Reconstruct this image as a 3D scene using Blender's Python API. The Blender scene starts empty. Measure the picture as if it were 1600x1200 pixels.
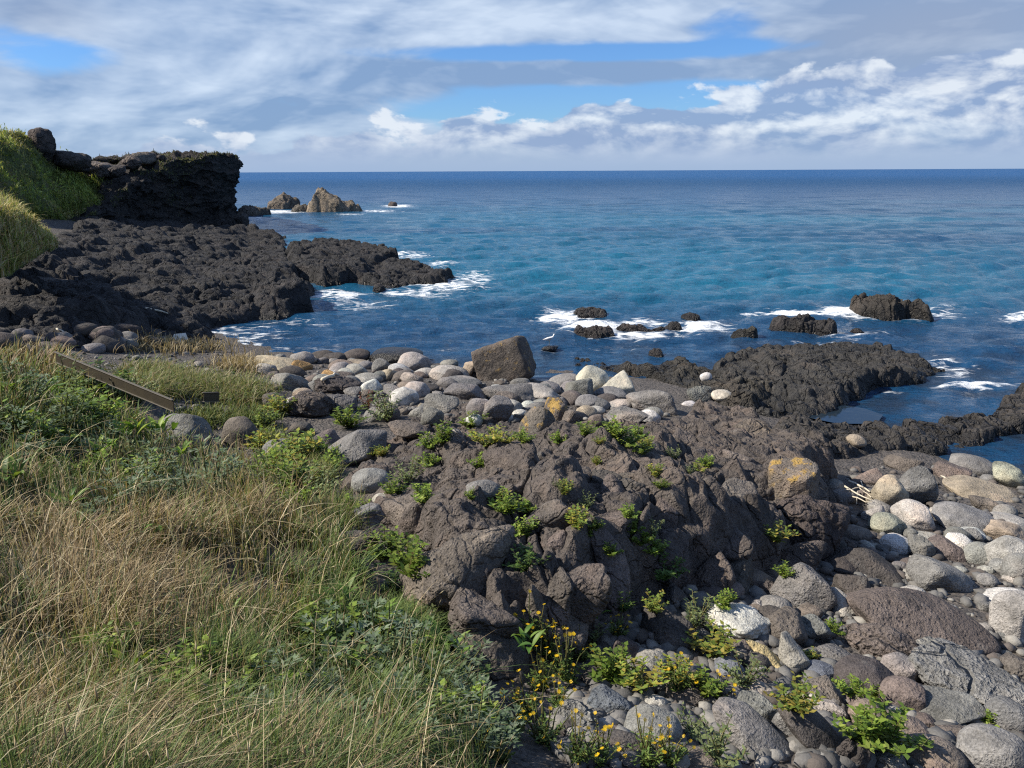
import bpy, bmesh, math, random
import numpy as np
from mathutils import Vector, Matrix

random.seed(11)
RNG = np.random.default_rng(11)
SC = bpy.context.scene
COL = SC.collection

# ------------------------------------------------------------------ camera
CAM_Z = 6.0
F_PX = 1208.0                      # focal length in pixels of a 1600 px wide frame
PITCH = math.radians(15.4)
ROLL = math.radians(-0.28)
cam_data = bpy.data.cameras.new('camera')
cam_data.sensor_width = 36.0
cam_data.lens = F_PX / 1600.0 * 36.0
cam_data.clip_start = 0.05
cam_data.clip_end = 200000.0
cam = bpy.data.objects.new('camera', cam_data)
COL.objects.link(cam)
CAM_ROT = Matrix.Rotation(math.pi / 2 - PITCH, 3, 'X') @ Matrix.Rotation(ROLL, 3, 'Z')
cam.matrix_world = Matrix.Translation((0, 0, CAM_Z)) @ CAM_ROT.to_4x4()
SC.camera = cam

# ------------------------------------------------------------------ light
SUN_AZ = math.radians(-94.0)       # measured from +Y (view direction), negative = left
SUN_EL = math.radians(40.0)
sun_data = bpy.data.lights.new('sun', 'SUN')
sun_data.energy = 5.0
sun_data.angle = math.radians(0.53)
sun_data.color = (1.0, 0.92, 0.79)
sun = bpy.data.objects.new('sun', sun_data)
COL.objects.link(sun)
SUN_DIR = Vector((math.sin(SUN_AZ) * math.cos(SUN_EL), math.cos(SUN_AZ) * math.cos(SUN_EL), math.sin(SUN_EL)))
sun.rotation_euler = SUN_DIR.to_track_quat('Z', 'Y').to_euler()
SC.view_settings.view_transform = 'Standard'
SC.view_settings.look = 'None'
SC.view_settings.exposure = 0.68
SC.view_settings.gamma = 1.0
SC.view_settings.use_curve_mapping = False
SC.render.engine = 'CYCLES'
SC.cycles.max_bounces = 4
SC.cycles.diffuse_bounces = 2
SC.cycles.glossy_bounces = 2
SC.cycles.transparent_max_bounces = 6
SC.cycles.use_denoising = False
SC.cycles.filter_width = 1.2
SC.cycles.sample_clamp_direct = 3.0
SC.cycles.sample_clamp_indirect = 3.0


# ------------------------------------------------------------------ node helper
class NT:
    def __init__(self, tree):
        self.t = tree

    def n(self, kind, ins=None, **attrs):
        nd = self.t.nodes.new(kind)
        for k, v in attrs.items():
            setattr(nd, k, v)
        if ins:
            for k, v in ins.items():
                self.put(nd.inputs[k], v)
        return nd

    def put(self, sock, v):
        if isinstance(v, bpy.types.NodeSocket):
            self.t.links.new(v, sock)
        elif isinstance(v, (tuple, list)) and len(v) == 3 and sock.type == 'RGBA':
            sock.default_value = (*v, 1)
        else:
            sock.default_value = v

    def m(self, op, a, b=None, c=None, clamp=False):
        nd = self.t.nodes.new('ShaderNodeMath')
        nd.operation = op
        nd.use_clamp = clamp
        for i, v in enumerate((a, b, c)):
            if v is not None:
                self.put(nd.inputs[i], v)
        return nd.outputs[0]

    def step(self, x, lo, hi, a=0.0, b=1.0):
        nd = self.n('ShaderNodeMapRange', {'Value': x, 'From Min': lo, 'From Max': hi, 'To Min': a, 'To Max': b},
                    interpolation_type='SMOOTHSTEP')
        return nd.outputs[0]

    def mix(self, f, a, b, mode='MIX'):
        nd = self.t.nodes.new('ShaderNodeMix')
        nd.data_type = 'RGBA'
        nd.blend_type = mode
        self.put(nd.inputs[0], f)
        self.put(nd.inputs[6], a)
        self.put(nd.inputs[7], b)
        return nd.outputs[2]

    def noise(self, vec, scale, detail=4, rough=0.55, dist=0.0, out=0):
        nd = self.n('ShaderNodeTexNoise', {'Vector': vec, 'Scale': scale, 'Detail': detail, 'Roughness': rough,
                                           'Distortion': dist})
        return nd.outputs[out]

    def voro(self, vec, scale, feature='F1', out='Distance', rnd=1.0):
        nd = self.n('ShaderNodeTexVoronoi', {'Vector': vec, 'Scale': scale, 'Randomness': rnd}, feature=feature)
        return nd.outputs[out]

    def bump(self, h, strength, dist, normal=None):
        ins = {'Height': h, 'Strength': strength, 'Distance': dist}
        if normal is not None:
            ins['Normal'] = normal
        return self.n('ShaderNodeBump', ins).outputs[0]


def px_deg(u, v):
    d = CAM_ROT @ Vector(((u - 800) / F_PX, (600 - v) / F_PX, -1))
    d.normalize()
    return math.degrees(math.atan2(d.x, d.y)), math.degrees(math.asin(d.z))


# ------------------------------------------------------------------ world: sky with broken cloud
world = bpy.data.worlds.new('World')
SC.world = world
world.use_nodes = True
world.cycles.sampling_method = 'NONE'       # a soft sky needs no importance map
wt = world.node_tree
wt.nodes.clear()
w = NT(wt)
sky = w.n('ShaderNodeTexSky', sky_type='NISHITA')
sky.sun_disc = False
sky.sun_elevation = SUN_EL
sky.sun_rotation = SUN_AZ
sky.air_density = 1.0
sky.dust_density = 0.2
sky.ozone_density = 3.0
gen = w.n('ShaderNodeTexCoord').outputs['Generated']
sep = w.n('ShaderNodeSeparateXYZ', {0: gen})
AZ = w.m('MULTIPLY', w.m('ARCTAN2', sep.outputs[0], sep.outputs[1]), 57.2958)
EL = w.m('MULTIPLY', w.m('ARCSINE', sep.outputs[2]), 57.2958)


def skyvec(sa, se, da=0.0, de=0.0, oz=0.0):
    return w.n('ShaderNodeCombineXYZ', {0: w.m('MULTIPLY_ADD', AZ, sa, da), 1: w.m('MULTIPLY_ADD', EL, se, de), 2: oz}).outputs[0]


def blob(u, v, ru, rv, amt):
    a0, e0 = px_deg(u, v)
    ra, re = ru / 21.0, rv / 21.0
    x = w.m('MULTIPLY', w.m('SUBTRACT', AZ, a0), 1 / ra)
    y = w.m('MULTIPLY', w.m('SUBTRACT', EL, e0), 1 / re)
    r2 = w.m('ADD', w.m('MULTIPLY', x, x), w.m('MULTIPLY', y, y))
    g = w.m('POWER', 2.71828, w.m('MULTIPLY', r2, -1.0))
    return w.m('MULTIPLY', g, amt)


def total(lst):
    o = lst[0]
    for k in lst[1:]:
        o = w.m('ADD', o, k)
    return o


n_big = w.noise(skyvec(0.052, 0.15, 3.1, 1.7), 1.0, 5, 0.55, 0.35)
n_emb = w.noise(skyvec(0.052, 0.15, 3.1 + 0.05, 1.7 - 0.09), 1.0, 5, 0.55, 0.35)
n_fine = w.noise(skyvec(0.16, 0.50, 9.0, 4.0), 1.0, 5, 0.6, 0.6)
cov_b = total([blob(90, 80, 100, 26, -.34), blob(900, 84, 330, 13, -.40), blob(960, 160, 230, 26, -.46),
               blob(1140, 40, 60, 30, -.30), blob(700, 178, 130, 16, -.22), blob(760, 30, 330, 40, .32), blob(1450, 50, 260, 80, .40),
               blob(900, 112, 330, 17, .34), blob(330, 90, 260, 110, .26), blob(250, 220, 300, 60, .30)])
veil = w.step(w.m('ADD', w.m('ADD', w.m('MULTIPLY_ADD', n_big, 0.95, -0.14), w.m('MULTIPLY', n_fine, 0.40)), cov_b), 0.42, 0.66)
bri_b = total([blob(780, 30, 330, 38, .55), blob(1450, 60, 300, 80, -.30), blob(900, 115, 330, 24, -.38),
               blob(230, 60, 110, 40, .14), blob(200, 200, 260, 60, .10), blob(1440, 75, 240, 12, .10)])
emb = w.m('MULTIPLY', w.m('SUBTRACT', n_big, n_emb), 4.5)
bri = w.m('ADD', w.m('ADD', w.m('MULTIPLY_ADD', n_fine, 1.0, -0.17), emb), bri_b, clamp=True)
veil_col = w.mix(bri, (1.55, 2.35, 3.75), (4.2, 4.9, 5.85))
warm = total([blob(1470, 50, 240, 70, .55), blob(60, 20, 80, 40, .4)])
veil_col = w.mix(w.m('MULTIPLY', warm, 1.0, clamp=True), veil_col, (2.4, 2.65, 3.25))
# a bank of cumulus standing over the horizon, higher towards the right
n_c = w.noise(skyvec(0.16, 0.32, 5.0, 2.0), 1.0, 6, 0.54, 0.2)
n_c2 = w.noise(skyvec(0.16, 0.32, 5.0 + 0.10, 2.0 - 0.13), 1.0, 6, 0.54, 0.2)
top = w.m('MULTIPLY_ADD', w.m('SINE', w.m('MULTIPLY_ADD', AZ, 0.038, 0.0)), 3.0, 4.1)
edge = w.m('ADD', w.m('SUBTRACT', top, EL), w.m('MULTIPLY_ADD', n_c, 9.0, -4.6))
cum = w.step(edge, -0.15, 0.35)
lit = w.m('MULTIPLY_ADD', w.m('SUBTRACT', n_c, n_c2), 8.0, 0.30)
rim = w.step(edge, 0.1, 1.3, 0.40, 0.0)
base_soft = w.step(EL, 0.2, 3.6)
cum_lit = w.m('MULTIPLY_ADD', w.m('ADD', w.m('SUBTRACT', lit, 0.3), rim), base_soft, 0.3, clamp=True)
cum_col = w.mix(cum_lit, (1.80, 2.5, 3.9), (5.1, 5.5, 6.0))
low_haze = w.step(EL, -0.3, 2.2, 0.6, 0.0)
c1 = w.mix(w.m('MULTIPLY', veil, 0.90), w.mix(1.0, sky.outputs[0], (0.39, 0.59, 0.89), 'MULTIPLY'), veil_col)
c2 = w.mix(w.m('MULTIPLY', cum, 0.88), c1, cum_col)
c3 = w.mix(low_haze, c2, (2.0, 2.85, 4.25))
bg = w.n('ShaderNodeBackground', {'Color': c3, 'Strength': 0.1})
wo = w.n('ShaderNodeOutputWorld', {'Surface': bg.outputs[0]})


# ------------------------------------------------------------------ picking points
R_NP = np.array([[CAM_ROT[i][j] for j in range(3)] for i in range(3)])


def ray(u, v):
    d = R_NP @ np.array([(u - 800) / F_PX, (600 - v) / F_PX, -1.0])
    return d


def W(u, v, z):
    d = ray(u, v)
    t = (z - CAM_Z) / d[2]
    return np.array([d[0] * t, d[1] * t, z])


def WD(u, v, dist):
    """Point on the ray of a pixel at a horizontal distance."""
    d = ray(u, v)
    t = dist / math.hypot(d[0], d[1])
    return np.array([d[0] * t, d[1] * t, CAM_Z + d[2] * t])


def project(p):
    q = (np.asarray(p) - np.array([0, 0, CAM_Z])) @ R_NP
    zc = np.maximum(-q[..., 2], 1e-3)
    return 800 + F_PX * q[..., 0] / zc, 600 - F_PX * q[..., 1] / zc


# ------------------------------------------------------------------ numpy noise
def _h(ix, iy, iz, seed):
    with np.errstate(over='ignore'):
        h = (ix.astype(np.uint32) * np.uint32(374761393) + iy.astype(np.uint32) * np.uint32(668265263)
             + iz.astype(np.uint32) * np.uint32(2147483647 - 57) + np.uint32((seed * 974711 + 12345) & 0xffffffff))
        h = (h ^ (h >> np.uint32(13))) * np.uint32(1274126177)
        h = (h ^ (h >> np.uint32(16))) * np.uint32(2246822519)
        h = h ^ (h >> np.uint32(15))
    return h.astype(np.float64) / 4294967296.0


def vnoise(p, seed=0):
    i = np.floor(p).astype(np.int64)
    f = p - i
    f = f * f * f * (f * (f * 6 - 15) + 10)
    r = 0
    for dx in (0, 1):
        wx = f[:, 0] if dx else 1 - f[:, 0]
        for dy in (0, 1):
            wy = f[:, 1] if dy else 1 - f[:, 1]
            for dz in (0, 1):
                wz = f[:, 2] if dz else 1 - f[:, 2]
                r = r + wx * wy * wz * _h(i[:, 0] + dx, i[:, 1] + dy, i[:, 2] + dz, seed)
    return r * 2 - 1


def fbm(p, oct=4, seed=0, gain=0.5, ridged=False):
    a, s, r = 1.0, 0.0, 0.0
    for k in range(oct):
        q = p * (2.03 ** k) + 17.3 * k
        nv = vnoise(q, seed + k)
        if ridged:
            nv = 1 - 2 * np.abs(nv)
        r = r + a * nv
        s += a
        a *= gain
    return r / s


def worley(p, seed=0):
    i = np.floor(p).astype(np.int64)
    f1 = np.full(len(p), 9.0)
    f2 = np.full(len(p), 9.0)
    cid = np.zeros(len(p))
    for dx in (-1, 0, 1):
        for dy in (-1, 0, 1):
            for dz in (-1, 0, 1):
                c = i + np.array([dx, dy, dz])
                h0 = _h(c[:, 0], c[:, 1], c[:, 2], seed)
                q0 = c[:, 0] + h0
                q1 = c[:, 1] + (h0 * 977.77) % 1.0
                q2 = c[:, 2] + (h0 * 3571.13) % 1.0
                d = np.sqrt((q0 - p[:, 0]) ** 2 + (q1 - p[:, 1]) ** 2 + (q2 - p[:, 2]) ** 2)
                idv = (h0 * 7919.31) % 1.0
                near = d < f1
                f2 = np.where(near, f1, np.minimum(f2, d))
                cid = np.where(near, idv, cid)
                f1 = np.where(near, d, f1)
    return f1, f2, cid


def worley2(p, seed=0):
    i = np.floor(p[:, :2]).astype(np.int64)
    zz = np.zeros(len(p), np.int64)
    f1 = np.full(len(p), 81.0)
    f2 = np.full(len(p), 81.0)
    cid = np.zeros(len(p))
    for dx in (-1, 0, 1):
        for dy in (-1, 0, 1):
            cx, cy = i[:, 0] + dx, i[:, 1] + dy
            h1 = _h(cx, cy, zz, seed)
            h2 = (h1 * 977.77) % 1.0
            idv = (h1 * 7919.31) % 1.0
            d = (cx + h1 - p[:, 0]) ** 2 + (cy + h2 - p[:, 1]) ** 2
            near = d < f1
            f2 = np.where(near, f1, np.minimum(f2, d))
            cid = np.where(near, idv, cid)
            f1 = np.where(near, d, f1)
    return np.sqrt(f1), np.sqrt(f2), cid


def smooth(x, a, b):
    t = np.clip((x - a) / (b - a), 0, 1)
    return t * t * (3 - 2 * t)


def v3(x, y, z=0.0):
    return np.stack([x, y, np.full_like(x, z) if np.isscalar(z) else z], 1)


# ------------------------------------------------------------------ mesh helpers
def new_obj(name, mesh, mat=None, parent=None):
    o = bpy.data.objects.new(name, mesh)
    COL.objects.link(o)
    if mat is not None and len(mesh.materials) == 0:
        mesh.materials.append(mat)
    if parent is not None:
        o.parent = parent
    return o


def tag(o, label=None, cat=None, group=None, kind=None):
    if label:
        o['label'] = label
    if cat:
        o['category'] = cat
    if group:
        o['group'] = group
    if kind:
        o['kind'] = kind
    return o


def np_mesh(name, verts, faces, shade=True):
    """verts (n,3); faces (m,k) with one k, or a list of such arrays."""
    me = bpy.data.meshes.new(name)
    fl = faces if isinstance(faces, list) else [faces]
    fl = [np.asarray(f) for f in fl if len(f)]
    nl = sum(f.size for f in fl)
    npoly = sum(len(f) for f in fl)
    me.vertices.add(len(verts))
    me.vertices.foreach_set('co', np.asarray(verts, dtype=np.float32).ravel())
    me.loops.add(nl)
    me.loops.foreach_set('vertex_index', np.concatenate([f.ravel() for f in fl]).astype(np.int32))
    me.polygons.add(npoly)
    tot = np.concatenate([np.full(len(f), f.shape[1]) for f in fl]).astype(np.int32)
    st = np.concatenate([[0], np.cumsum(tot)[:-1]]).astype(np.int32)
    me.polygons.foreach_set('loop_start', st)
    me.polygons.foreach_set('use_smooth', np.full(npoly, shade, dtype=bool))
    me.update(calc_edges=True)
    me.validate()
    return me


def grid_faces(nr, nc, keep=None):
    i = np.arange(nr * nc).reshape(nr, nc)
    q = np.stack([i[:-1, :-1], i[:-1, 1:], i[1:, 1:], i[1:, :-1]], -1).reshape(-1, 4)
    if keep is not None:
        q = q[keep[q].all(1)]
    return q


def compact(verts, faces, *attrs):
    used = np.unique(faces)
    mp = np.full(len(verts), -1)
    mp[used] = np.arange(len(used))
    return (verts[used], mp[faces]) + tuple(a[used] for a in attrs)


def float_attr(me, name, vals):
    a = me.attributes.new(name, 'FLOAT', 'POINT')
    a.data.foreach_set('value', np.asarray(vals, dtype=np.float32))


def color_attr(me, name, vals):
    a = me.color_attributes.new(name, 'FLOAT_COLOR', 'POINT')
    v = np.ones((len(vals), 4), dtype=np.float32)
    v[:, :3] = vals
    a.data.foreach_set('color', v.ravel())


class RBF:
    def __init__(self, pts):
        p = np.asarray(pts, dtype=float)
        self.c = p[:, :2]
        n = len(p)
        K = self._k(self.c)
        A = np.zeros((n + 1, n + 1))
        A[:n, :n] = K + np.eye(n) * 1e-6
        A[:n, n] = 1
        A[n, :n] = 1
        self.w = np.linalg.lstsq(A, np.concatenate([p[:, 2], np.zeros(1)]), rcond=None)[0]

    def _k(self, xy):
        dx = xy[:, 0, None] - self.c[None, :, 0]
        dy = xy[:, 1, None] - self.c[None, :, 1]
        return np.sqrt(dx * dx + dy * dy + 0.05)

    def __call__(self, x, y):
        out = np.empty(len(x))
        for s in range(0, len(x), 40000):
            xy = np.stack([x[s:s + 40000], y[s:s + 40000]], 1)
            n = len(self.c)
            out[s:s + 40000] = self._k(xy) @ self.w[:n] + self.w[n]
        return out


def poly_sdf(x, y, poly):
    """Positive inside."""
    d2 = np.full(len(x), 1e18)
    ins = np.zeros(len(x), bool)
    n = len(poly)
    for k in range(n):
        ax, ay = poly[k][:2]
        bx, by = poly[(k + 1) % n][:2]
        ex, ey = bx - ax, by - ay
        t = np.clip(((x - ax) * ex + (y - ay) * ey) / (ex * ex + ey * ey + 1e-12), 0, 1)
        d2 = np.minimum(d2, (x - ax - t * ex) ** 2 + (y - ay - t * ey) ** 2)
        c = ((ay > y) != (by > y)) & (x < (bx - ax) * (y - ay) / (by - ay + 1e-12) + ax)
        ins ^= c
    d = np.sqrt(d2)
    return np.where(ins, d, -d)


# ------------------------------------------------------------------ materials
def base_mat(name):
    m = bpy.data.materials.new(name)
    m.use_nodes = True
    m.node_tree.nodes.clear()
    return m, NT(m.node_tree)


def out_surface(k, sh):
    k.n('ShaderNodeOutputMaterial', {'Surface': sh})


def rock_material(name, color=None, grain=1.0, speckle=0.35, pits=0.6, rough=0.85, lichen_white=0.25, far=False, relief=.055, wet=False, crack=0.0):
    """Weathered stone. The colour is the object's own colour unless one is given; the
    object colour's alpha is how much orange lichen grows on its upper side."""
    m, k = base_mat(name)
    geo = k.n('ShaderNodeNewGeometry')
    pos = geo.outputs['Position']
    inf = k.n('ShaderNodeObjectInfo')
    base = inf.outputs['Color'] if color is None else color
    g = grain
    big = k.noise(pos, 1.3 * g, 3, 0.6)
    mid = k.noise(pos, 8.0 * g, 5, 0.68)
    fine = k.noise(pos, 60.0 * g, 2, 0.7)
    tone = k.m('ADD', k.m('MULTIPLY_ADD', big, 1.5, -0.10), k.m('MULTIPLY_ADD', mid, 1.3, -0.30))
    spk = k.m('MULTIPLY_ADD', k.step(fine, 0.30, 0.70), speckle * 1.4, 1.0 - speckle * 0.7)
    col = k.mix(1.0, base, k.n('ShaderNodeCombineColor', {0: tone, 1: tone, 2: tone}).outputs[0], 'MULTIPLY')
    col = k.mix(1.0, col, k.n('ShaderNodeCombineColor', {0: spk, 1: spk, 2: spk}).outputs[0], 'MULTIPLY')
    # iron-brown stain and pale crust
    st = k.step(big, 0.50, 0.68)
    col = k.mix(k.m('MULTIPLY', st, 0.3), col, k.mix(1.0, col, (1.25, 0.98, 0.80), 'MULTIPLY'))
    pale = k.step(k.noise(k.n('ShaderNodeVectorMath', {0: pos, 1: (7.3, 2.1, 4.4)}, operation='ADD').outputs[0], 2.1 * g, 4, 0.65), 0.50, 0.68)
    col = k.mix(k.m('MULTIPLY', pale, 0.6), col, k.mix(1.0, col, (1.65, 1.62, 1.56), 'MULTIPLY'))
    crust = k.step(k.noise(pos, 4.2 * g, 4, 0.72), 0.60, 0.70)
    col = k.mix(k.m('MULTIPLY', crust, lichen_white), col, (0.30, 0.29, 0.265))
    nz = k.n('ShaderNodeSeparateXYZ', {0: geo.outputs['Normal']}).outputs[2]
    ol = k.noise(pos, 5.0 * g, 3, 0.7)
    thr = k.m('SUBTRACT', 1.0, inf.outputs['Alpha'])
    om = k.m('MULTIPLY', k.step(k.m('SUBTRACT', ol, k.m('MULTIPLY_ADD', thr, 0.7, 0.2)), -0.02, 0.10), k.step(nz, -0.15, 0.5))
    col = k.mix(om, col, k.mix(fine, (0.23, 0.13, 0.03), (0.44, 0.31, 0.11)))
    if wet:                                             # splash zone: stone kept wet by the sea
        wz = k.m('ADD', k.n('ShaderNodeSeparateXYZ', {0: pos}).outputs[2], k.m('MULTIPLY_ADD', big, .5, -.25))
        wm = k.step(wz, .12, .34, 1, 0)
        col = k.mix(wm, col, k.mix(1.0, col, (.5, .5, .5), 'MULTIPLY'))
        rough = k.m('MULTIPLY_ADD', wm, -.55, rough)
    pit = k.step(k.voro(pos, 24.0 * g), 0.08, 0.42)
    hgt = k.m('ADD', k.m('MULTIPLY', mid, relief), k.m('MULTIPLY', pit, 0.014 * pits))
    hgt = k.m('ADD', hgt, k.m('MULTIPLY', fine, 0.012))
    if crack:                                           # joints: thin dark-edged fractures at two sizes
        wv = k.n('ShaderNodeVectorMath', {0: k.n('ShaderNodeTexNoise', {'Vector': pos, 'Scale': 2.2 * g, 'Detail': 3.0}).outputs['Color'], 1: pos, 2: (0, 0, 0)}, operation='SCALE')
        wv.inputs['Scale'].default_value = .55 / g
        wp_ = k.n('ShaderNodeVectorMath', {0: pos, 1: wv.outputs[0]}, operation='ADD').outputs[0]
        c1_ = k.step(k.voro(wp_, 2.1 * g, 'DISTANCE_TO_EDGE'), .0, .055)
        c2_ = k.step(k.voro(wp_, 5.5 * g, 'DISTANCE_TO_EDGE'), .0, .09)
        hgt = k.m('ADD', hgt, k.m('ADD', k.m('MULTIPLY', c1_, .05 * crack), k.m('MULTIPLY', k.m('MULTIPLY', c2_, pale), .026 * crack)))
    b = k.bump(hgt, 1.0, 1.0 / g)
    p = k.n('ShaderNodeBsdfPrincipled', {'Base Color': col, 'Roughness': rough, 'Normal': b})
    p.inputs['Specular IOR Level'].default_value = 0.25
    out_surface(k, p.outputs[0])
    return m


M_STONE = rock_material('beach_stone', speckle=0.42, pits=0.35, relief=.045, lichen_white=0.16)
M_BASALT = rock_material('basalt_stone', speckle=0.45, pits=1.0, lichen_white=0.20, relief=.085)
M_OUTCROP = rock_material('outcrop_basalt', speckle=0.45, pits=1.0, lichen_white=0.20, relief=.085, crack=.6)
M_LAVA = rock_material('lava_stone', grain=0.7, speckle=0.45, pits=1.2, relief=.12, rough=0.9, lichen_white=0.08, wet=True, crack=1.3)
M_FAR = rock_material('far_lava_stone', grain=0.35, relief=.12, speckle=0.4, pits=1.0, rough=0.9, lichen_white=0.10, far=True, crack=1.3)
M_WET = rock_material('wet_stone', speckle=0.3, pits=0.5, rough=0.28, lichen_white=0.02)


def ground_material():
    m, k = base_mat('gravel_and_soil')
    pos = k.n('ShaderNodeNewGeometry').outputs['Position']
    veg = k.n('ShaderNodeAttribute', attribute_name='soil').outputs['Fac']
    v1 = k.n('ShaderNodeTexVoronoi', {'Vector': pos, 'Scale': 16.0})
    v2 = k.n('ShaderNodeTexVoronoi', {'Vector': pos, 'Scale': 42.0})
    pc = k.n('ShaderNodeSeparateColor', {0: v1.outputs['Color']}).outputs[0]
    peb = k.mix(pc, (0.030, 0.026, 0.024), (0.115, 0.10, 0.09))
    peb = k.mix(k.m('MULTIPLY', k.noise(pos, 30, 4), 0.6), peb, (0.065, 0.057, 0.050))
    soil = k.mix(k.noise(pos, 9, 6, 0.7), (0.030, 0.024, 0.016), (0.085, 0.068, 0.042))
    col = k.mix(veg, peb, soil)
    b = k.bump(k.m('ADD', k.step(v1.outputs['Distance'], 0.1, 0.6, .03, 0), k.m('MULTIPLY', v2.outputs['Distance'], .012)), 0.9, 1.0)
    p = k.n('ShaderNodeBsdfPrincipled', {'Base Color': col, 'Roughness': 0.9, 'Normal': b})
    out_surface(k, p.outputs[0])
    return m


M_GROUND = ground_material()

# ------------------------------------------------------------------ terrain
GP = [(0, 1200, 3.75), (200, 1200, 3.6), (400, 1200, 3.4), (600, 1200, 2.95), (800, 1200, 2.6), (1000, 1200, 2.4),
      (1200, 1200, 2.3), (1400, 1200, 2.2), (1600, 1200, 2.1),
      (0, 1000, 3.55), (250, 1000, 3.35), (500, 1000, 2.85), (690, 1060, 2.35), (850, 1060, 2.1), (1000, 1050, 1.95),
      (1200, 1050, 1.9), (1400, 1050, 1.75), (1600, 1050, 1.6),
      (0, 850, 3.25), (250, 850, 2.95), (480, 850, 2.4), (590, 900, 2.3), (400, 790, 2.35),
      (1350, 930, 1.4), (1500, 930, 1.25), (1600, 930, 1.2), (1350, 850, 1.05), (1500, 850, .9), (1600, 850, .8),
      (1350, 780, .7), (1500, 780, .5), (1600, 790, .35), (1450, 722, .15), (1600, 752, -.2), (1550, 700, -.5),
      (0, 720, 2.9), (200, 720, 2.3), (380, 735, 1.7), (500, 760, 1.6), (0, 620, 2.5), (150, 650, 1.9), (300, 680, 1.4),
      (400, 690, 1.2), (0, 565, 2.1), (100, 570, 1.7), (200, 600, 1.4), (300, 615, 1.1), (400, 610, .9), (450, 650, 1.0),
      (500, 700, 1.2), (560, 740, 1.5), (620, 800, 1.9), (750, 800, 1.9), (900, 800, 1.8), (1050, 800, 1.6),
      (1200, 830, 1.3), (1000, 900, 1.8), (800, 950, 2.0), (600, 680, 1.1), (700, 690, 1.2), (850, 690, 1.2),
      (1000, 690, 1.2), (1150, 700, 1.0), (1250, 720, .7), (450, 590, .55), (550, 600, .55), (650, 610, .6), (750, 620, .7),
      (900, 630, .6), (1000, 640, .7), (420, 557, .15), (500, 556, .1), (600, 562, .1), (700, 575, .12), (850, 592, .0),
      (950, 592, .1), (1050, 610, .2), (600, 535, -.5), (700, 525, -.8), (800, 545, -.5), (390, 525, -.25), (500, 500, -.7),
      (700, 470, -1.2), (900, 545, -.35), (1000, 500, -.9), (1200, 500, -.9), (1400, 500, -1), (1300, 400, -2),
      (700, 350, -3), (1000, 300, -4), (1600, 500, -1.2), (1500, 600, -.8), (1420, 625, -.35), (1250, 640, .0), (1300, 680, .1),
      (1400, 690, -.05), (0, 510, 1.5), (100, 480, 1.2), (200, 510, .8), (300, 525, .35), (250, 430, .8), (100, 400, 1.5), (0, 400, 2.3),
      (300, 380, .4), (400, 420, .1), (440, 480, -.3), (350, 352, -.6), (480, 400, -.6), (620, 440, -.8)]
gp = [W(*q) for q in GP]
gp += [np.array(q, float) for q in [(0, 0, 4.25), (0, -6, 4.6), (3, 0, 3.3), (8, 0, 2.4), (8, 6, 1.5), (14, 14, -.4), (30, 20, -1.5),
                                    (-2.4, 1.2, 4.55), (-5.4, 0, 5.9), (-5.4, 3.0, 5.6), (-7.0, 5.5, 5.4), (-9.0, 9, 4.8),
                                    (-9, 0, 7.6), (-14, 12, 5.5), (-20, 20, 4.5), (-16, -6, 10), (-40, 30, 8), (-60, 60, 9), (60, 60, -3),
                                    (100, 120, -5), (0, 160, -5), (-60, 160, -3)]]
ground_rbf = RBF(gp)


def ground_h(x, y):
    p = v3(x, y)
    return ground_rbf(x, y) + 0.10 * fbm(p * 0.6, 3, 5) + 0.035 * fbm(p * 3.1, 3, 9)


SHELVES = []


def total_h(x, y):
    z = ground_h(x, y)
    for bb, hf in SHELVES:
        k = (x > bb[0]) & (x < bb[1]) & (y > bb[2]) & (y < bb[3])
        if k.any():
            z[k] = np.maximum(z[k], hf(x[k], y[k])[0])
    return z


def lumps(x, y, z, spec, seed):
    """Clinkery lava relief: rounded cells at several scales, cracks between them."""
    o = np.zeros(len(x))
    wp = v3(x, y, z)
    warp = np.stack([fbm(wp * 0.7, 2, seed + 50), fbm(wp * 0.7, 2, seed + 60), 0 * x], 1)
    for i, (sc, amp, kind) in enumerate(spec):
        p = (wp + warp * sc * 0.35) / sc
        if kind == 'cell':
            f1, f2, cid = worley2(p, seed + i)
            o += amp * ((1 - np.minimum(f1, 1.2) ** 1.5) * (0.3 + 1.2 * cid) - 0.55) + amp * .5 * (cid - .5) * smooth(f2 - f1, 0, .15)
            o -= amp * 0.7 * np.exp(-(f2 - f1) / 0.06)
        elif kind == 'crack':
            f1, f2, cid = worley2(p, seed + i)
            o += amp * ((cid - .5) * 0.7 * smooth(f2 - f1, 0, 0.12)) - amp * np.exp(-(f2 - f1) / 0.035)
        elif kind == 'pit':
            f1, f2, cid = worley2(p, seed + i)
            o -= amp * (1 - smooth(f1, 0.1, 0.45)) * (cid > 0.45)
        elif kind == 'ridge':
            o += amp * fbm(p, 4, seed + i, ridged=True)
        else:
            o += amp * fbm(p, 4, seed + i)
    return o


def polar_patch(bb_pts, step_px, row_k=1.0, pad=0.6):
    """World grid whose spacing grows with the distance from where the viewer stands."""
    q = np.asarray(bb_pts)[:, :2]
    az = np.arctan2(q[:, 0], q[:, 1])
    r = np.hypot(q[:, 0], q[:, 1])
    da = step_px / F_PX
    r0, r1 = max(1.0, r.min() - pad), r.max() + pad
    a0, a1 = az.min() - pad / r.mean(), az.max() + pad / r.mean()
    nc = int((a1 - a0) / da) + 2
    nr = int(math.log(r1 / r0) / (da * row_k)) + 2
    A = np.linspace(a0, a1, nc)
    Rr = r0 * np.exp(np.linspace(0, math.log(r1 / r0), nr))
    R2, A2 = np.meshgrid(Rr, A, indexing='ij')
    return (R2 * np.sin(A2)).ravel(), (R2 * np.cos(A2)).ravel(), nr, nc


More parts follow.
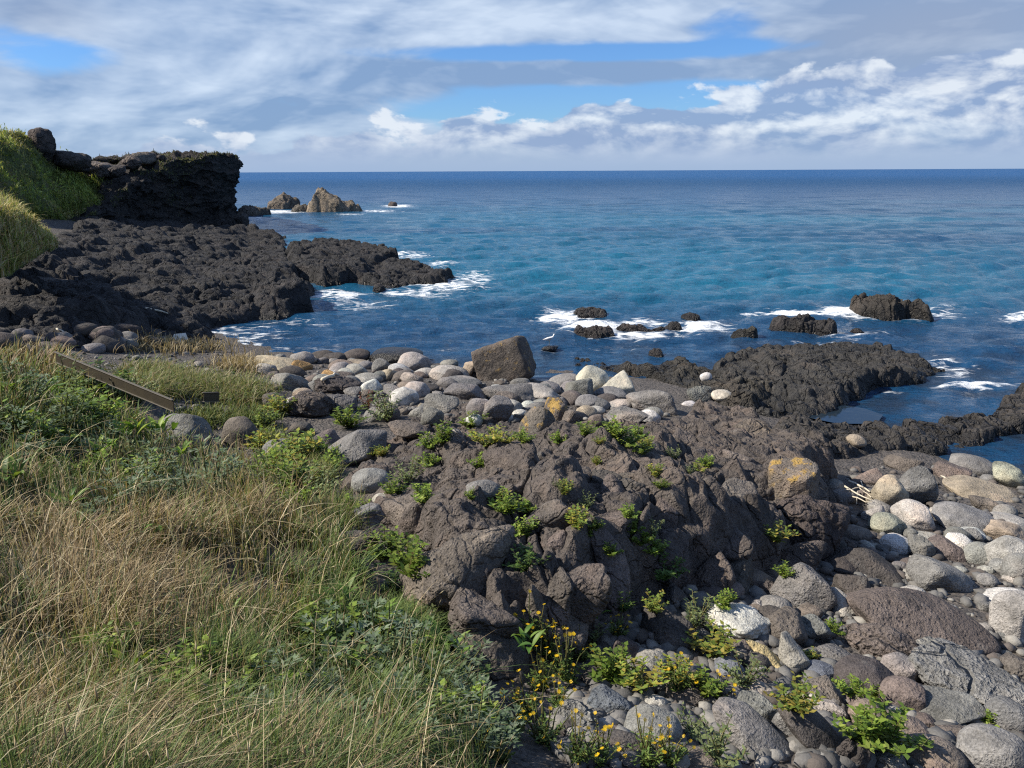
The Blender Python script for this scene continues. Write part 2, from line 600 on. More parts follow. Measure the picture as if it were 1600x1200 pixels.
def shelf(name, poly, tops, edge, spec, seed, mat, color, label, cat, step=2.0, row_k=1.0, wob=0.5, side=0.12, sink=0.35,
          group=None, kind=None, bumps=(), terr=None):
    poly = np.asarray(poly, float)
    tr = RBF(np.asarray(tops, float))
    sea = lambda x, y: ground_rbf(x, y)
    domes = []
    for bu, bv, bw, bh, bt in bumps:
        zc = 2.2
        for _ in range(12):
            c = W(bu, bv, zc)
            zc = .5 * zc + .5 * float(tr(c[:1], c[1:2])[0])
        D = math.hypot(c[0], c[1])
        sl = math.hypot(D, CAM_Z - zc) / F_PX
        f = c[:2] / D
        domes.append((c[0], c[1], zc, f, bw * sl * .56, bw * sl * .56, min(bh * sl * .55, .55), math.tan(math.radians(bt)) * .6))

    def hf(x, y):
        d = poly_sdf(x, y, poly)
        p = v3(x, y)
        d = d + wob * fbm(p * (0.6 / max(edge, .3)), 4, seed + 7)
        m = smooth(d, -0.05, edge)
        g = np.maximum(sea(x, y), -2.5) - sink
        t = tr(x, y)
        for cx, cy, cz, f, a_, b_, hh, sl in domes:
            rx, fy = (x - cx) * f[1] - (y - cy) * f[0], (x - cx) * f[0] + (y - cy) * f[1]
            k = (np.abs(rx) < a_ * 1.1) & (np.abs(fy) < b_ * 1.1)
            if not k.any():
                continue
            wob_ = .16 * fbm(p[k] * (1.4 / a_), 3, seed + int(cx * 10) % 50)
            e = (np.abs(rx[k] / a_)) ** 2.4 + (np.abs(fy[k] / b_)) ** 2.4 + wob_
            zb = cz - .42 * hh + hh * np.clip(1 - e, 0, 1) ** .42 - sl * rx[k] * .7
            q_ = np.clip((zb - t[k]) / .06, -8, 8)
            t[k] = np.where(e < 1, t[k] + .06 * np.log1p(np.exp(q_)), t[k])
        if terr:
            q_ = (t + terr[1] * fbm(p * terr[2], 4, seed + 91)) / terr[0]
            fl = np.floor(q_)
            t = terr[0] * (fl + smooth(q_ - fl, .55, .95) * .8 + .2 * (q_ - fl))
        z0 = g + (t - g) * m
        z = z0 + lumps(x, y, z0 * 0.8, spec, seed) * smooth(d, -0.2, edge * 0.8)
        return z, d

    pad = max(0.6, wob * 1.2)
    bb = (poly[:, 0].min() - pad, poly[:, 0].max() + pad, poly[:, 1].min() - pad, poly[:, 1].max() + pad)
    SHELVES.append((bb, hf))
    x, y, nr, nc = polar_patch(poly, step, row_k, pad)
    z, d = hf(x, y)
    P = v3(x, y, z)
    if side:
        q = P * (1.0 / (side * 6))
        P = P + side * np.stack([fbm(q, 3, seed + 31), fbm(q, 3, seed + 32), 0.6 * fbm(q, 3, seed + 33)], 1)
        q = P * (1.0 / (side * 1.8))
        P = P + side * 0.30 * np.stack([fbm(q, 2, seed + 41), fbm(q, 2, seed + 42), fbm(q, 2, seed + 43)], 1)
    fc = grid_faces(nr, nc, d > -0.25)
    P, fc = compact(P, fc[:, ::-1])
    me = np_mesh(name, P, fc)
    o = new_obj(name, me, mat)
    o.color = (*color, 0.0) if len(color) == 3 else color
    tag(o, label, cat, group, kind)
    return o


def WP(*pts):
    return [W(*q) for q in pts]


# the base ground: gravel, soil and the sea bed, one sheet
x, y, nr, nc = polar_patch([(-40, 12), (40, 12), (0, 1.2), (0, 150), (-100, 60), (100, 60)], 5.0, 1.5, 0)
z = ground_h(x, y)
bank_px = [(-900, 560), (85, 563), (190, 640), (260, 690), (330, 715), (430, 712), (490, 780), (540, 880), (590, 950), (690, 1070),
           (760, 1150), (800, 1300), (800, 2500), (-900, 2500)]
pu, pv = project(v3(x, y, z))
soil = smooth(poly_sdf(pu, pv, np.array(bank_px, float)), -40, 40)
me = np_mesh('ground', v3(x, y, z), grid_faces(nr, nc)[:, ::-1])
float_attr(me, 'soil', soil)
ground = tag(new_obj('ground', me, M_GROUND), kind='structure')
# ground behind and beside the viewer, rising to the left
xs, ys = np.meshgrid(np.linspace(-70, 30, 90), np.linspace(-40, 3.2, 40), indexing='xy')
xs, ys = xs.ravel(), ys.ravel()
far_m = (np.hypot(xs, ys) > 1.0)
me = np_mesh('ground', v3(xs, ys, ground_h(xs, ys) - 0.06), grid_faces(40, 90))
float_attr(me, 'soil', np.ones(len(xs)))
tag(new_obj('ground_behind', me, M_GROUND), kind='structure')

BAS = (.088, .075, .067)
LAV = (.037, .036, .037)

# ---- lava field on the left, running out to the low point
lava_spec = [(3.1, .30, 'crack'), (1.25, .24, 'crack'), (1.5, .22, 'ridge'), (0.45, .11, 'ridge'), (0.5, .08, 'crack')]
shelf('lava_field', WP((-40, 548, 1.7), (60, 548, 1.5), (180, 552, 1.1), (270, 548, .6), (310, 538, .3), (345, 522, 0), (360, 508, 0), (400, 500, 0),
                       (470, 500, 0), (497, 480, 0), (500, 455, 0), (470, 430, .3), (462, 405, .5), (455, 376, .6), (445, 360, .7), (400, 358, .6),
                       (330, 365, .3), (280, 352, .5), (210, 336, 1.6), (140, 336, 2.3), (75, 368, 2.6), (-40, 400, 2.4)),
      WP((0, 538, 1.75), (100, 535, 1.5), (200, 540, 1.1), (280, 538, .65), (0, 500, 1.7), (100, 495, 1.55), (200, 505, 1.0), (300, 510, .75), (60, 450, 2.0), (180, 440, 1.2), (300, 450, 1.0), (400, 455, 1.0),
         (460, 460, .8), (470, 480, .4), (330, 400, 1.0), (430, 400, .8), (430, 368, .4), (250, 345, 1.7), (150, 350, 2.4), (200, 345, 2.0), (100, 372, 2.5), (60, 400, 2.3), (0, 420, 2.4),
         (340, 375, .6)),
      0.9, lava_spec, 21, M_LAVA, LAV, 'broad field of rough black lava below the headland cliff on the left', 'lava field', step=2.1, row_k=1.15, wob=.9, side=.2, terr=(.5, .7, .22))
shelf('lava_point', WP((440, 432, .2), (500, 452, 0), (550, 446, 0), (590, 456, 0), (650, 450, 0), (700, 446, 0), (722, 434, 0), (712, 420, .3),
                       (650, 402, .6), (600, 384, .8), (545, 371, 1.0), (490, 371, 1.0), (440, 378, 1.0)),
      WP((460, 420, .9), (520, 420, .9), (500, 379, 1.0), (560, 380, 1.0), (600, 395, .8), (600, 430, .55), (650, 412, .5), (650, 435, .45), (695, 425, .25), (700, 436, .2), (540, 440, .4)),
      0.8, [(2.6, .26, 'crack'), (1.1, .22, 'crack'), (1.4, .20, 'ridge'), (0.45, .11, 'ridge'), (0.5, .08, 'crack')], 33, M_LAVA, (.036, .035, .036),
      'long low point of black lava reaching into the sea with surf at its tip', 'lava point', step=2.0, row_k=1.2, wob=.6, side=.18, terr=(.4, .5, .3))
shelf('lava_ledge', WP((-60, 525, 1.8), (40, 528, 1.3), (150, 530, 1.0), (238, 520, .9), (242, 498, 1.0), (190, 455, 1.2), (120, 432, 1.5), (40, 425, 2), (-60, 425, 2.2)),
      WP((-60, 450, 3.2), (0, 455, 3.0), (80, 452, 2.75), (160, 470, 2.1), (220, 495, 1.35), (0, 500, 2.0), (120, 505, 1.6), (200, 515, 1.2)),
      0.9, [(2.8, .24, 'crack'), (0.9, .16, 'crack'), (1.1, .20, 'ridge'), (.4, .08, 'ridge')], 45, M_LAVA, (.042, .040, .040),
      'shaded dark lava ledge behind the tall grass at the left edge', 'lava ledge', step=2.0, row_k=1.1, wob=.5, side=.2)

# ---- low ledges by the beach and the shelf on the right
led = [(1.4, .14, 'crack'), (0.55, .10, 'crack'), (0.8, .09, 'ridge'), (0.25, .045, 'ridge'), (0.5, .06, 'pit'), (0.3, .05, 'cell')]
shelf('tide_ledge', WP((862, 572, 0), (930, 578, 0), (1010, 590, .1), (1090, 625, .3), (1180, 640, .3), (1230, 620, .3), (1200, 600, .3), (1110, 585, .1),
                       (1085, 572, 0), (1020, 570, 0), (960, 566, 0), (900, 556, 0), (850, 545, 0), (848, 556, 0)),
      WP((880, 562, .10), (940, 568, .26), (1020, 580, .34), (1100, 600, .42), (1180, 620, .40), (860, 550, .0)),
      0.4, led, 51, M_LAVA, (.052, .048, .042), 'low brown tidal ledge behind the cream boulders, awash at its left end', 'rock ledge', step=1.9, row_k=1.2, wob=.35, side=.12, terr=(.24, .3, .5))
shelf('lava_shelf', WP((1105, 600, .2), (1130, 640, .3), (1220, 650, .3), (1300, 655, .2), (1345, 628, 0), (1385, 608, 0), (1450, 602, 0), (1490, 585, 0), (1470, 572, 0),
                       (1420, 556, 0), (1370, 546, 0), (1290, 546, 0), (1200, 556, 0), (1130, 570, 0), (1105, 580, .1)),
      WP((1130, 600, .5), (1200, 580, .5), (1280, 570, .5), (1360, 565, .52), (1430, 580, .35), (1480, 585, .12), (1200, 625, .42), (1290, 630, .3), (1350, 600, .5)),
      0.45, led, 57, M_LAVA, (.048, .046, .044), 'pitted dark lava shelf beside the sea on the right with paler flat patches', 'lava shelf', step=1.9, row_k=1.2, wob=.35, side=.12, terr=(.24, .3, .5))
shelf('pool_ledge', WP((1225, 640, .2), (1290, 655, .15), (1380, 668, .1), (1440, 660, .05), (1530, 655, .05), (1548, 625, 0), (1580, 610, 0), (1680, 612, 0),
                       (1680, 668, 0), (1580, 690, 0), (1530, 706, 0), (1470, 718, .05), (1380, 715, .2), (1300, 720, .5), (1230, 700, .7), (1190, 670, .6)),
      WP((1240, 680, .75), (1320, 690, .45), (1400, 682, .36), (1480, 680, .34), (1560, 665, .3), (1600, 630, .25), (1660, 630, .25), (1300, 665, .3), (1540, 690, .25)),
      0.4, led, 63, M_LAVA, (.054, .050, .047), 'craggy lava ledge between the tide pool and the boulder beach on the right', 'rock ledge', step=1.9, row_k=1.2, wob=.3, side=.12, terr=(.24, .3, .5))

# ---- the great outcrop in the middle
outcrop = shelf('rock_outcrop', WP((505, 770, 1.7), (560, 700, 1.3), (650, 655, 1.2), (740, 640, 1.1), (860, 655, 1.2), (1000, 662, 1.2), (1090, 640, .9), (1190, 650, .9), (1270, 700, .9),
                         (1325, 770, 1.0), (1322, 860, 1.2), (1190, 935, 1.6), (1090, 930, 1.8), (1010, 985, 1.8), (905, 1020, 2.0), (830, 1075, 2.1), (740, 1085, 2.2),
                         (690, 1000, 2.3), (600, 905, 2.3), (535, 850, 2.1)),
      WP((560, 760, 1.9), (620, 790, 2.3), (720, 790, 2.7), (850, 760, 2.65), (1000, 720, 2.15), (1100, 680, 1.65), (1200, 720, 1.85), (1285, 780, 1.7),
         (1110, 840, 2.35), (950, 880, 2.6), (850, 930, 2.65), (740, 985, 2.7), (640, 880, 2.55), (600, 710, 1.5), (700, 690, 1.7), (800, 675, 1.6), (1000, 670, 1.5), (1200, 670, 1.2)),
      0.62, [(1.5, .17, 'crack'), (0.62, .085, 'crack'), (0.9, .15, 'ridge'), (0.32, .055, 'ridge'), (0.2, .022, 'pit'), (.3, .03, 'cell')], 71, M_OUTCROP, BAS,
      'great brown-grey basalt outcrop filling the middle of the shore', 'rock outcrop', step=2.15, row_k=1.0, wob=.5, side=.10,
      bumps=[(700, 852, 200, 130, 4), (795, 728, 100, 74, 8), (850, 775, 120, 84, -20), (888, 900, 100, 104, 16), (838, 935, 70, 76, 0), (757, 955, 124, 84, -4), (758, 1030, 140, 120, 6), (945, 862, 124, 104, 12), (1050, 800, 170, 100, 6), (1020, 757, 134, 60, -4), (935, 722, 124, 84, 10), (1148, 882, 94, 66, 0), (1010, 700, 104, 50, 0), (870, 702, 114, 60, -8), (690, 714, 70, 44, 6), (645, 722, 64, 40, 0), (735, 702, 54, 46, 0), (600, 742, 94, 50, 0), (1070, 935, 84, 60, 0), (885, 970, 76, 70, 0), (1130, 745, 90, 64, 0), (1160, 815, 110, 80, 0), (1210, 770, 90, 60, 0), (620, 810, 80, 50, 0), (1110, 690, 80, 40, 0), (980, 810, 80, 70, -8)])


# ---- rocks standing in the sea
def sea_rock(name, u, v, half_px, depth, peaks, seed, color, label, group=None, edge=None, mat=None, spec=None, cat='sea rock', step=1.6, hk=.66):
    c = W(u, v, 0)
    D = math.hypot(c[0], c[1])
    k = D / F_PX
    a = half_px * k
    f = np.array([c[0], c[1]]) / D
    r = np.array([f[1], -f[0]])
    cc = np.array([c[0], c[1]]) + f * depth
    ang = np.linspace(0, 2 * np.pi, 18, endpoint=False)
    poly = [cc + r * a * math.cos(t) + f * depth * math.sin(t) for t in ang]
    tops = [(*(cc + r * (pu - u) * k + f * pd * depth), (v - pv_) * k * hk + 0.05) for pu, pv_, pd in peaks]
    tops += [(*(cc + (q - cc) * 1.0), -0.1) for q in poly[::3]]
    s = a / 4
    spec = spec or [(s * 1.6, s * .40, 'crack'), (s * 1.2, s * .45, 'ridge'), (s * .7, s * .22, 'crack'), (s * .35, s * .16, 'ridge')]
    return shelf(name, poly, tops, edge or min(a, depth) * 0.5, spec, seed, mat or M_LAVA, color, label, cat, step=step, row_k=0.7,
                 wob=min(a, depth) * 0.4, side=s * .42, group=group)


sea_rock('sea_stack', 522, 332, 50, 3.2, [(503, 294, 0), (494, 305, -.3), (515, 304, 0), (535, 314, 0), (555, 325, 0), (486, 318, 0), (500, 298, .3), (509, 298, -.3)], 81, (.20, .165, .125),
         'tallest tan sea stack standing off the headland, white surf at its foot', mat=M_FAR, hk=.82)
sea_rock('sea_stack', 443, 327, 32, 2.4, [(443, 304, 0), (432, 312, 0), (462, 316, 0), (418, 320, 0)], 85, (.15, .125, .10),
         'smaller double-topped sea stack between the cliff and the tallest stack', mat=M_FAR, hk=1.0)
sea_rock('sea_rock', 398, 338, 32, 2.2, [(385, 318, .3), (400, 322, 0), (420, 326, 0)], 87, (.11, .10, .085),
         'low knobbly sea rock at the foot of the headland tip', mat=M_FAR)
sea_rock('sea_rock', 474, 331, 26, 1.6, [(462, 325, 0), (474, 322, 0), (486, 324, 0)], 88, (.11, .10, .085),
         'low dark skerry joining the two sea stacks', mat=M_FAR, hk=.9)
sea_rock('sea_rock', 614, 323, 12, 1.3, [(611, 313, 0), (618, 315, 0)], 89, (.10, .085, .08),
         'tiny far islet ringed by foam, rightmost of the rocks off the headland', mat=M_FAR)
sea_rock('reef_rock', 1385, 499, 64, 1.0, [(1345, 458, .2), (1362, 462, 0), (1385, 463, -.2), (1405, 472, 0), (1430, 472, 0)], 91, (.05, .045, .040),
         'biggest dark rock standing in the surf off the right shelf')
sea_rock('reef_rock', 1255, 524, 62, .8, [(1215, 500, 0), (1240, 494, 0), (1258, 495, 0), (1280, 502, 0), (1302, 506, 0)], 93, (.045, .042, .042),
         'long low dark rock in the surf left of the biggest surf rock')
sea_rock('reef_rock', 1161, 531, 27, .5, [(1150, 520, 0), (1168, 512, 0), (1178, 514, 0)], 95, (.055, .052, .045),
         'rounded dark rock awash alone in calm water beyond the shelf')
sea_rock('reef_rock', 928, 531, 42, .9, [(905, 518, .3), (925, 522, 0), (950, 517, 0), (900, 508, .8)], 97, (.05, .043, .042),
         'craggy wet rock in white surf, left front of the breaking reef', mat=M_LAVA)
sea_rock('reef_rock', 1052, 520, 22, .5, [(1045, 510, 0), (1058, 504, 0)], 99, (.045, .042, .042),
         'small black rock at the right end of the foaming reef')
sea_rock('reef_rock', 925, 500, 38, 1.2, [(900, 487, .2), (918, 492, 0), (945, 493, 0)], 103, (.05, .046, .045),
         'low rock at the back of the foaming reef')
sea_rock('reef_rock', 1000, 521, 45, .35, [(975, 511, 0), (1000, 512, 0), (1030, 512, 0)], 105, (.045, .04, .04),
         'narrow ledge with water pouring over it in the middle of the reef')
sea_rock('reef_rock', 1080, 502, 26, .6, [(1070, 496, 0), (1090, 497, 0)], 106, (.05, .046, .045), 'flat rock barely above the foam beyond the right end of the reef')
sea_rock('reef_rock', 1024, 560, 22, .4, [(1015, 553, 0), (1030, 551, 0)], 107, (.05, .046, .045), 'small dark rock in calm water just off the tidal ledge')
sea_rock('reef_rock', 1338, 521, 14, .3, [(1338, 516, 0)], 109, (.05, .046, .045), 'smallest dark rock peeping from the water below the biggest surf rock')
sea_rock('reef_rock', 592, 457, 16, .7, [(590, 444, 0), (598, 447, 0)], 111, (.045, .042, .042), 'black rock standing in the water under the lava point')

# ---- headland cliff, lofted from its foot over its brow to the flat top
def loft(name, rows, nu, nv, disp, mat, color, closed=False):
    rows = np.asarray(rows, float)                      # (r, c, 3)
    r, c, _ = rows.shape

    def resample(a, n, axis):
        k = a.shape[axis]
        t = np.linspace(0, k - 1, n)
        i = np.clip(np.floor(t).astype(int), 0, k - 2)
        f = (t - i)
        f = np.expand_dims(f, tuple(j for j in range(a.ndim) if j != axis)) if False else f
        sh = [1] * a.ndim
        sh[axis] = n
        f = f.reshape(sh)
        return np.take(a, i, axis) * (1 - f) + np.take(a, i + 1, axis) * f

    g = resample(resample(rows, nv, 0), nu, 1)
    du = np.gradient(g, axis=1)
    dv = np.gradient(g, axis=0)
    nrm = np.cross(du.reshape(-1, 3), dv.reshape(-1, 3))
    nrm /= np.linalg.norm(nrm, axis=1, keepdims=True) + 1e-9
    P = g.reshape(-1, 3)
    P = P + nrm * disp(P)[:, None]
    me = np_mesh(name, P, grid_faces(nv, nu))
    o = new_obj(name, me, mat)
    o.color = (*color, 0.0)
    return o


tip = WD(374, 352, 88)
cl_base = np.array([tip[:2] + (-17, 36), tip[:2] + (-6.5, 15), tip[:2] + (-1.2, 4.5), tip[:2] + (0, 0), WD(345, 350, 85)[:2], WD(290, 350, 84)[:2], WD(230, 350, 81)[:2],
                    WD(170, 350, 76)[:2], WD(110, 350, 70)[:2], WD(40, 350, 62)[:2], WD(-60, 350, 56)[:2]])
cl_top = np.array([5.5, 7.4, 7.75, 7.75, 7.85, 7.4, 6.0, 3.5, 2.4, 2.0, 2.0])
tan = np.gradient(cl_base, axis=0)
tan /= np.linalg.norm(tan, axis=1, keepdims=True)
outw = np.stack([-tan[:, 1], tan[:, 0]], 1)             # towards the sea and the viewer
if outw[5, 1] > 0:
    outw = -outw
rows = []
for off, hz, dz in [(0.6, None, -1.2), (0.2, 0.0, 0.5), (-0.7, .25, 0), (-0.6, .5, 0), (0.15, .72, 0), (0.35, .9, 0), (0.0, 1.0, -.12), (-1.2, 1.0, .05),
                    (-3.5, 1.0, .1), (-8, 1.0, -.1), (-16, .9, 0), (-30, .2, 0)]:
    zz = (np.zeros(len(cl_top)) if hz is None else cl_top * hz) + dz
    rows.append(np.concatenate([cl_base + outw * off, zz[:, None]], 1))


def cliff_disp(P):
    q = P * np.array([.42, .42, .75])
    f1, f2, cid = worley(q + 0.3 * np.stack([fbm(P * .5, 2, 1), fbm(P * .5, 2, 2), fbm(P * .5, 2, 3)], 1), 5)
    g1, g2, gid = worley(P * np.array([1.1, 1.1, 1.7]), 8)
    h = 0.55 * (1 - f1 ** 2) * (.5 + cid) - 0.25 * np.exp(-(f2 - f1) / .07)
    h += 0.28 * (1 - g1 ** 2) * (.5 + gid) - 0.12 * np.exp(-(g2 - g1) / .07)
    h += 0.25 * fbm(P * np.array([.3, .3, 2.2]), 3, 12)
    return h + .12 * fbm(P * 2.2, 3, 15) - .3


cliff = loft('headland_cliff', rows, 330, 210, cliff_disp, M_FAR, (.045, .041, .039))
tag(cliff, 'tall black headland cliff with a flat grassy top above the lava field', 'cliff')

# green slope at the left edge, above the lava ledge
hill_rows = [[WD(-160, 372, 55), WD(-40, 368, 59), WD(40, 355, 62.5), WD(100, 345, 70), WD(150, 326, 76), WD(195, 296, 81)],
             [WD(-160, 335, 57), WD(-40, 332, 61), WD(40, 328, 64), WD(100, 326, 71.5), WD(150, 311, 77.5), WD(195, 290, 82)],
             [WD(-160, 270, 63), WD(-40, 268, 66), WD(40, 270, 70), WD(100, 290, 76), WD(150, 292, 81), WD(195, 284, 85)],
             [WD(-160, 205, 72), WD(-40, 196, 74), WD(30, 204, 77), WD(80, 240, 80), WD(130, 266, 84), WD(190, 279, 88)],
             [WD(-160, 225, 95), WD(-40, 220, 95), WD(35, 228, 98), WD(85, 256, 100), WD(130, 272, 104), WD(190, 284, 108)]]
M_HILL, kk = base_mat('hill_turf')
_pos = kk.n('ShaderNodeNewGeometry').outputs['Position']
_c = kk.mix(kk.noise(_pos, 0.8, 5), (0.045, 0.065, 0.016), (0.12, 0.13, 0.035))
_c = kk.mix(kk.step(kk.noise(_pos, 0.35, 4), .5, .65), _c, (0.16, 0.13, 0.06))
out_surface(kk, kk.n('ShaderNodeBsdfPrincipled', {'Base Color': _c, 'Roughness': 0.95,
                                                  'Normal': kk.bump(kk.noise(_pos, 5, 6, .7), 1.0, .3)}).outputs[0])
hill = loft('hillside', hill_rows, 120, 90, lambda P: 1.1 * fbm(P * .22, 3, 3) + .35 * fbm(P * .9, 3, 4), M_HILL, (1, 1, 1))
tag(hill, kind='structure')
knoll_rows = [[WD(-120, 440, 24.5), WD(-30, 438, 25.5), WD(30, 420, 27.5), WD(60, 402, 30), WD(90, 388, 33)],
              [WD(-120, 385, 26), WD(-30, 385, 27), WD(25, 382, 29), WD(55, 378, 31.5), WD(85, 374, 34)],
              [WD(-120, 345, 28), WD(-30, 348, 29), WD(20, 352, 31), WD(50, 362, 33), WD(78, 370, 35)],
              [WD(-120, 312, 31), WD(-30, 318, 32), WD(15, 330, 33.5), WD(48, 350, 35), WD(74, 368, 36)],
              [WD(-120, 340, 40), WD(-30, 345, 40), WD(15, 355, 40), WD(48, 372, 40), WD(74, 378, 40)]]
knoll = loft('grass_knoll', knoll_rows, 60, 50, lambda P: .7 * fbm(P * .5, 3, 3), M_HILL, (1, 1, 1))
tag(knoll, kind='structure')


# ------------------------------------------------------------------ height map of everything built so far, for placing things
HA = np.radians(np.linspace(-46, 46, 420))
HR = 1.2 * np.exp(np.linspace(0, math.log(150 / 1.2), 500))
_R, _A = np.meshgrid(HR, HA, indexing='ij')
HM = total_h((_R * np.sin(_A)).ravel(), (_R * np.cos(_A)).ravel()).reshape(_R.shape)


def hmap(x, y):
    x, y = np.asarray(x, float), np.asarray(y, float)
    a = np.clip((np.arctan2(x, y) - HA[0]) / (HA[1] - HA[0]), 0, len(HA) - 1.001)
    r = np.clip(np.log(np.maximum(np.hypot(x, y), 1.2) / 1.2) / math.log(150 / 1.2) * (len(HR) - 1), 0, len(HR) - 1.001)
    i, j = r.astype(int), a.astype(int)
    f, g = r - i, a - j
    return (HM[i, j] * (1 - f) + HM[i + 1, j] * f) * (1 - g) + (HM[i, j + 1] * (1 - f) + HM[i + 1, j + 1] * f) * g


def drop_px(u, v):
    """Where the rays of many pixels meet the ground."""
    u, v = np.asarray(u, float), np.asarray(v, float)
    d = np.stack([(u - 800) / F_PX, (600 - v) / F_PX, -np.ones_like(u)], -1) @ R_NP.T
    d /= np.linalg.norm(d, axis=-1, keepdims=True)
    t = 1.2 * np.exp(np.linspace(0, math.log(145 / 1.2), 300))
    hit = np.full(len(u), t[-1])
    done = np.zeros(len(u), bool)
    prev = t[0]
    for tt in t:
        k = ~done
        if not k.any():
            break
        q = d[k] * tt
        below = CAM_Z + q[:, 2] < hmap(q[:, 0], q[:, 1])
        idx = np.where(k)[0][below]
        hit[idx] = (tt + prev) / 2
        done[idx] = True
        prev = tt
    p = d * hit[:, None]
    p[:, 2] = hmap(p[:, 0], p[:, 1])
    return p


# ------------------------------------------------------------------ sea
FOAM = [(530, 462, 45, 9, 1.0), (560, 476, 70, 13, .55), (690, 446, 70, 8, .95), (742, 434, 38, 12, .75), (640, 458, 70, 6, .8), (640, 398, 40, 7, .75), (690, 412, 30, 6, .8),
        (400, 522, 70, 17, .62), (450, 505, 60, 9, .6), (380, 540, 30, 8, .55), (875, 495, 45, 13, 1.0), (930, 512, 60, 12, 1.0), (1000, 524, 70, 7, 1.0), (1000, 505, 60, 8, .85),
        (1095, 512, 50, 12, 1.0), (1150, 520, 40, 8, .5), (1245, 489, 75, 5, 1.15), (1320, 487, 50, 8, 1.1), (1330, 525, 70, 16, .5), (1290, 540, 60, 8, .6), (1455, 492, 60, 13, .62), (1475, 565, 26, 9, .7),
        (1525, 602, 70, 8, 1.0), (1490, 580, 40, 12, .7), (1590, 497, 40, 8, .8), (1480, 480, 30, 6, .6), (430, 331, 60, 3, .9), (620, 322, 26, 2.5, 1.0), (590, 330, 40, 2, .7), (545, 335, 30, 2, .8), (400, 341, 24, 3, .9),
        (372, 354, 26, 3, .9), (440, 364, 20, 3, .6), (880, 545, 60, 10, .35), (700, 555, 150, 8, .28), (960, 545, 80, 9, .42), (1400, 610, 50, 10, .35), (500, 545, 70, 7, .5), (640, 462, 200, 25, .18)]


def foam_mask(u, v):
    f = np.zeros(len(u))
    for a, b, ru, rv, s in FOAM:
        f = np.maximum(f, .88 * s * np.exp(-(((u - a) / (1.15 * ru)) ** 2 + ((v - b) / (1.15 * rv)) ** 2)))
    return f


aa = np.concatenate([np.radians(np.linspace(-88, -40, 30)), np.radians(np.linspace(-39, 39, 430)), np.radians(np.linspace(40, 88, 30))])
rr = np.concatenate([14 * np.exp(np.linspace(0, math.log(600 / 14), 450)), 600 * np.exp(np.linspace(0.02, math.log(90000 / 600), 50))])
R2, A2 = np.meshgrid(rr, aa, indexing='ij')
sx, sy = (R2 * np.sin(A2)).ravel(), (R2 * np.cos(A2)).ravel()
rad = R2.ravel()
dr = np.gradient(rr)[:, None].repeat(len(aa), 1).ravel()
dx = np.zeros(len(sx))
dy = np.zeros(len(sx))
sz = np.zeros(len(sx))
wr = np.random.default_rng(4)
for i in range(70):
    lam = 0.5 * (12.0 / 0.5) ** (i / 69.0)
    th = math.radians(-90 + 12 + wr.normal(0, 27))
    kx, ky = math.cos(th) * 2 * math.pi / lam, math.sin(th) * 2 * math.pi / lam
    amp = 0.0165 * lam ** 0.30 * min(1.0, 2.6 / lam) ** .7 * wr.uniform(.6, 1.3)
    att = smooth(lam / dr, 1.8, 3.6) * amp * (0.6 + 0.4 * smooth(rad, 20, 60))
    ph = kx * sx + ky * sy + wr.uniform(0, 6.28)
    sz += att * np.sin(ph)
    dx -= 0.8 * att * math.cos(th) * np.cos(ph)
    dy -= 0.8 * att * math.sin(th) * np.cos(ph)
calm = smooth(rad, 17, 27)
su, sv = project(v3(sx, sy, 0.0 * sx))
fm = foam_mask(su, sv)
gz = np.zeros(len(sx)) - 3
near = rad < 140
gz[near] = hmap(sx[near], sy[near])
shore = smooth(gz, -0.55, -0.05) * near
fn = fbm(v3(sx, sy) * .5, 3, 77)
fm = np.maximum(fm, shore * (0.42 + .35 * fn) * smooth(rad, 22, 30))
q = v3(sx, sy)
sz = sz * calm * (1 - .6 * shore) + (0.16 * smooth(fm, .45, 1.0) * (0.5 + 0.7 * fbm(q * 1.1, 3, 91)) + 0.05 * fm * fbm(q * 4, 2, 95)) * near
fc = grid_faces(len(rr), len(aa))[:, ::-1]
ok = (gz[fc] < 0.5).any(1)
P, fc, fm2 = compact(v3(sx + dx * calm, sy + dy * calm, sz), fc[ok], fm)
me = np_mesh('sea', P, fc)
float_attr(me, 'foam', fm2)
M_SEA, k = base_mat('sea_water')
pos = k.n('ShaderNodeNewGeometry').outputs['Position']
foam_a = k.n('ShaderNodeAttribute', attribute_name='foam').outputs['Fac']
pst = k.n('ShaderNodeVectorMath', {0: pos, 1: (0.5, 1.0, 1.0)}, operation='MULTIPLY').outputs[0]
patch = k.noise(k.n('ShaderNodeVectorMath', {0: pos, 1: (0.012, 0.028, 0)}, operation='MULTIPLY').outputs[0], 1.0, 4, .5, .4)
spx = k.n('ShaderNodeSeparateXYZ', {0: pos})
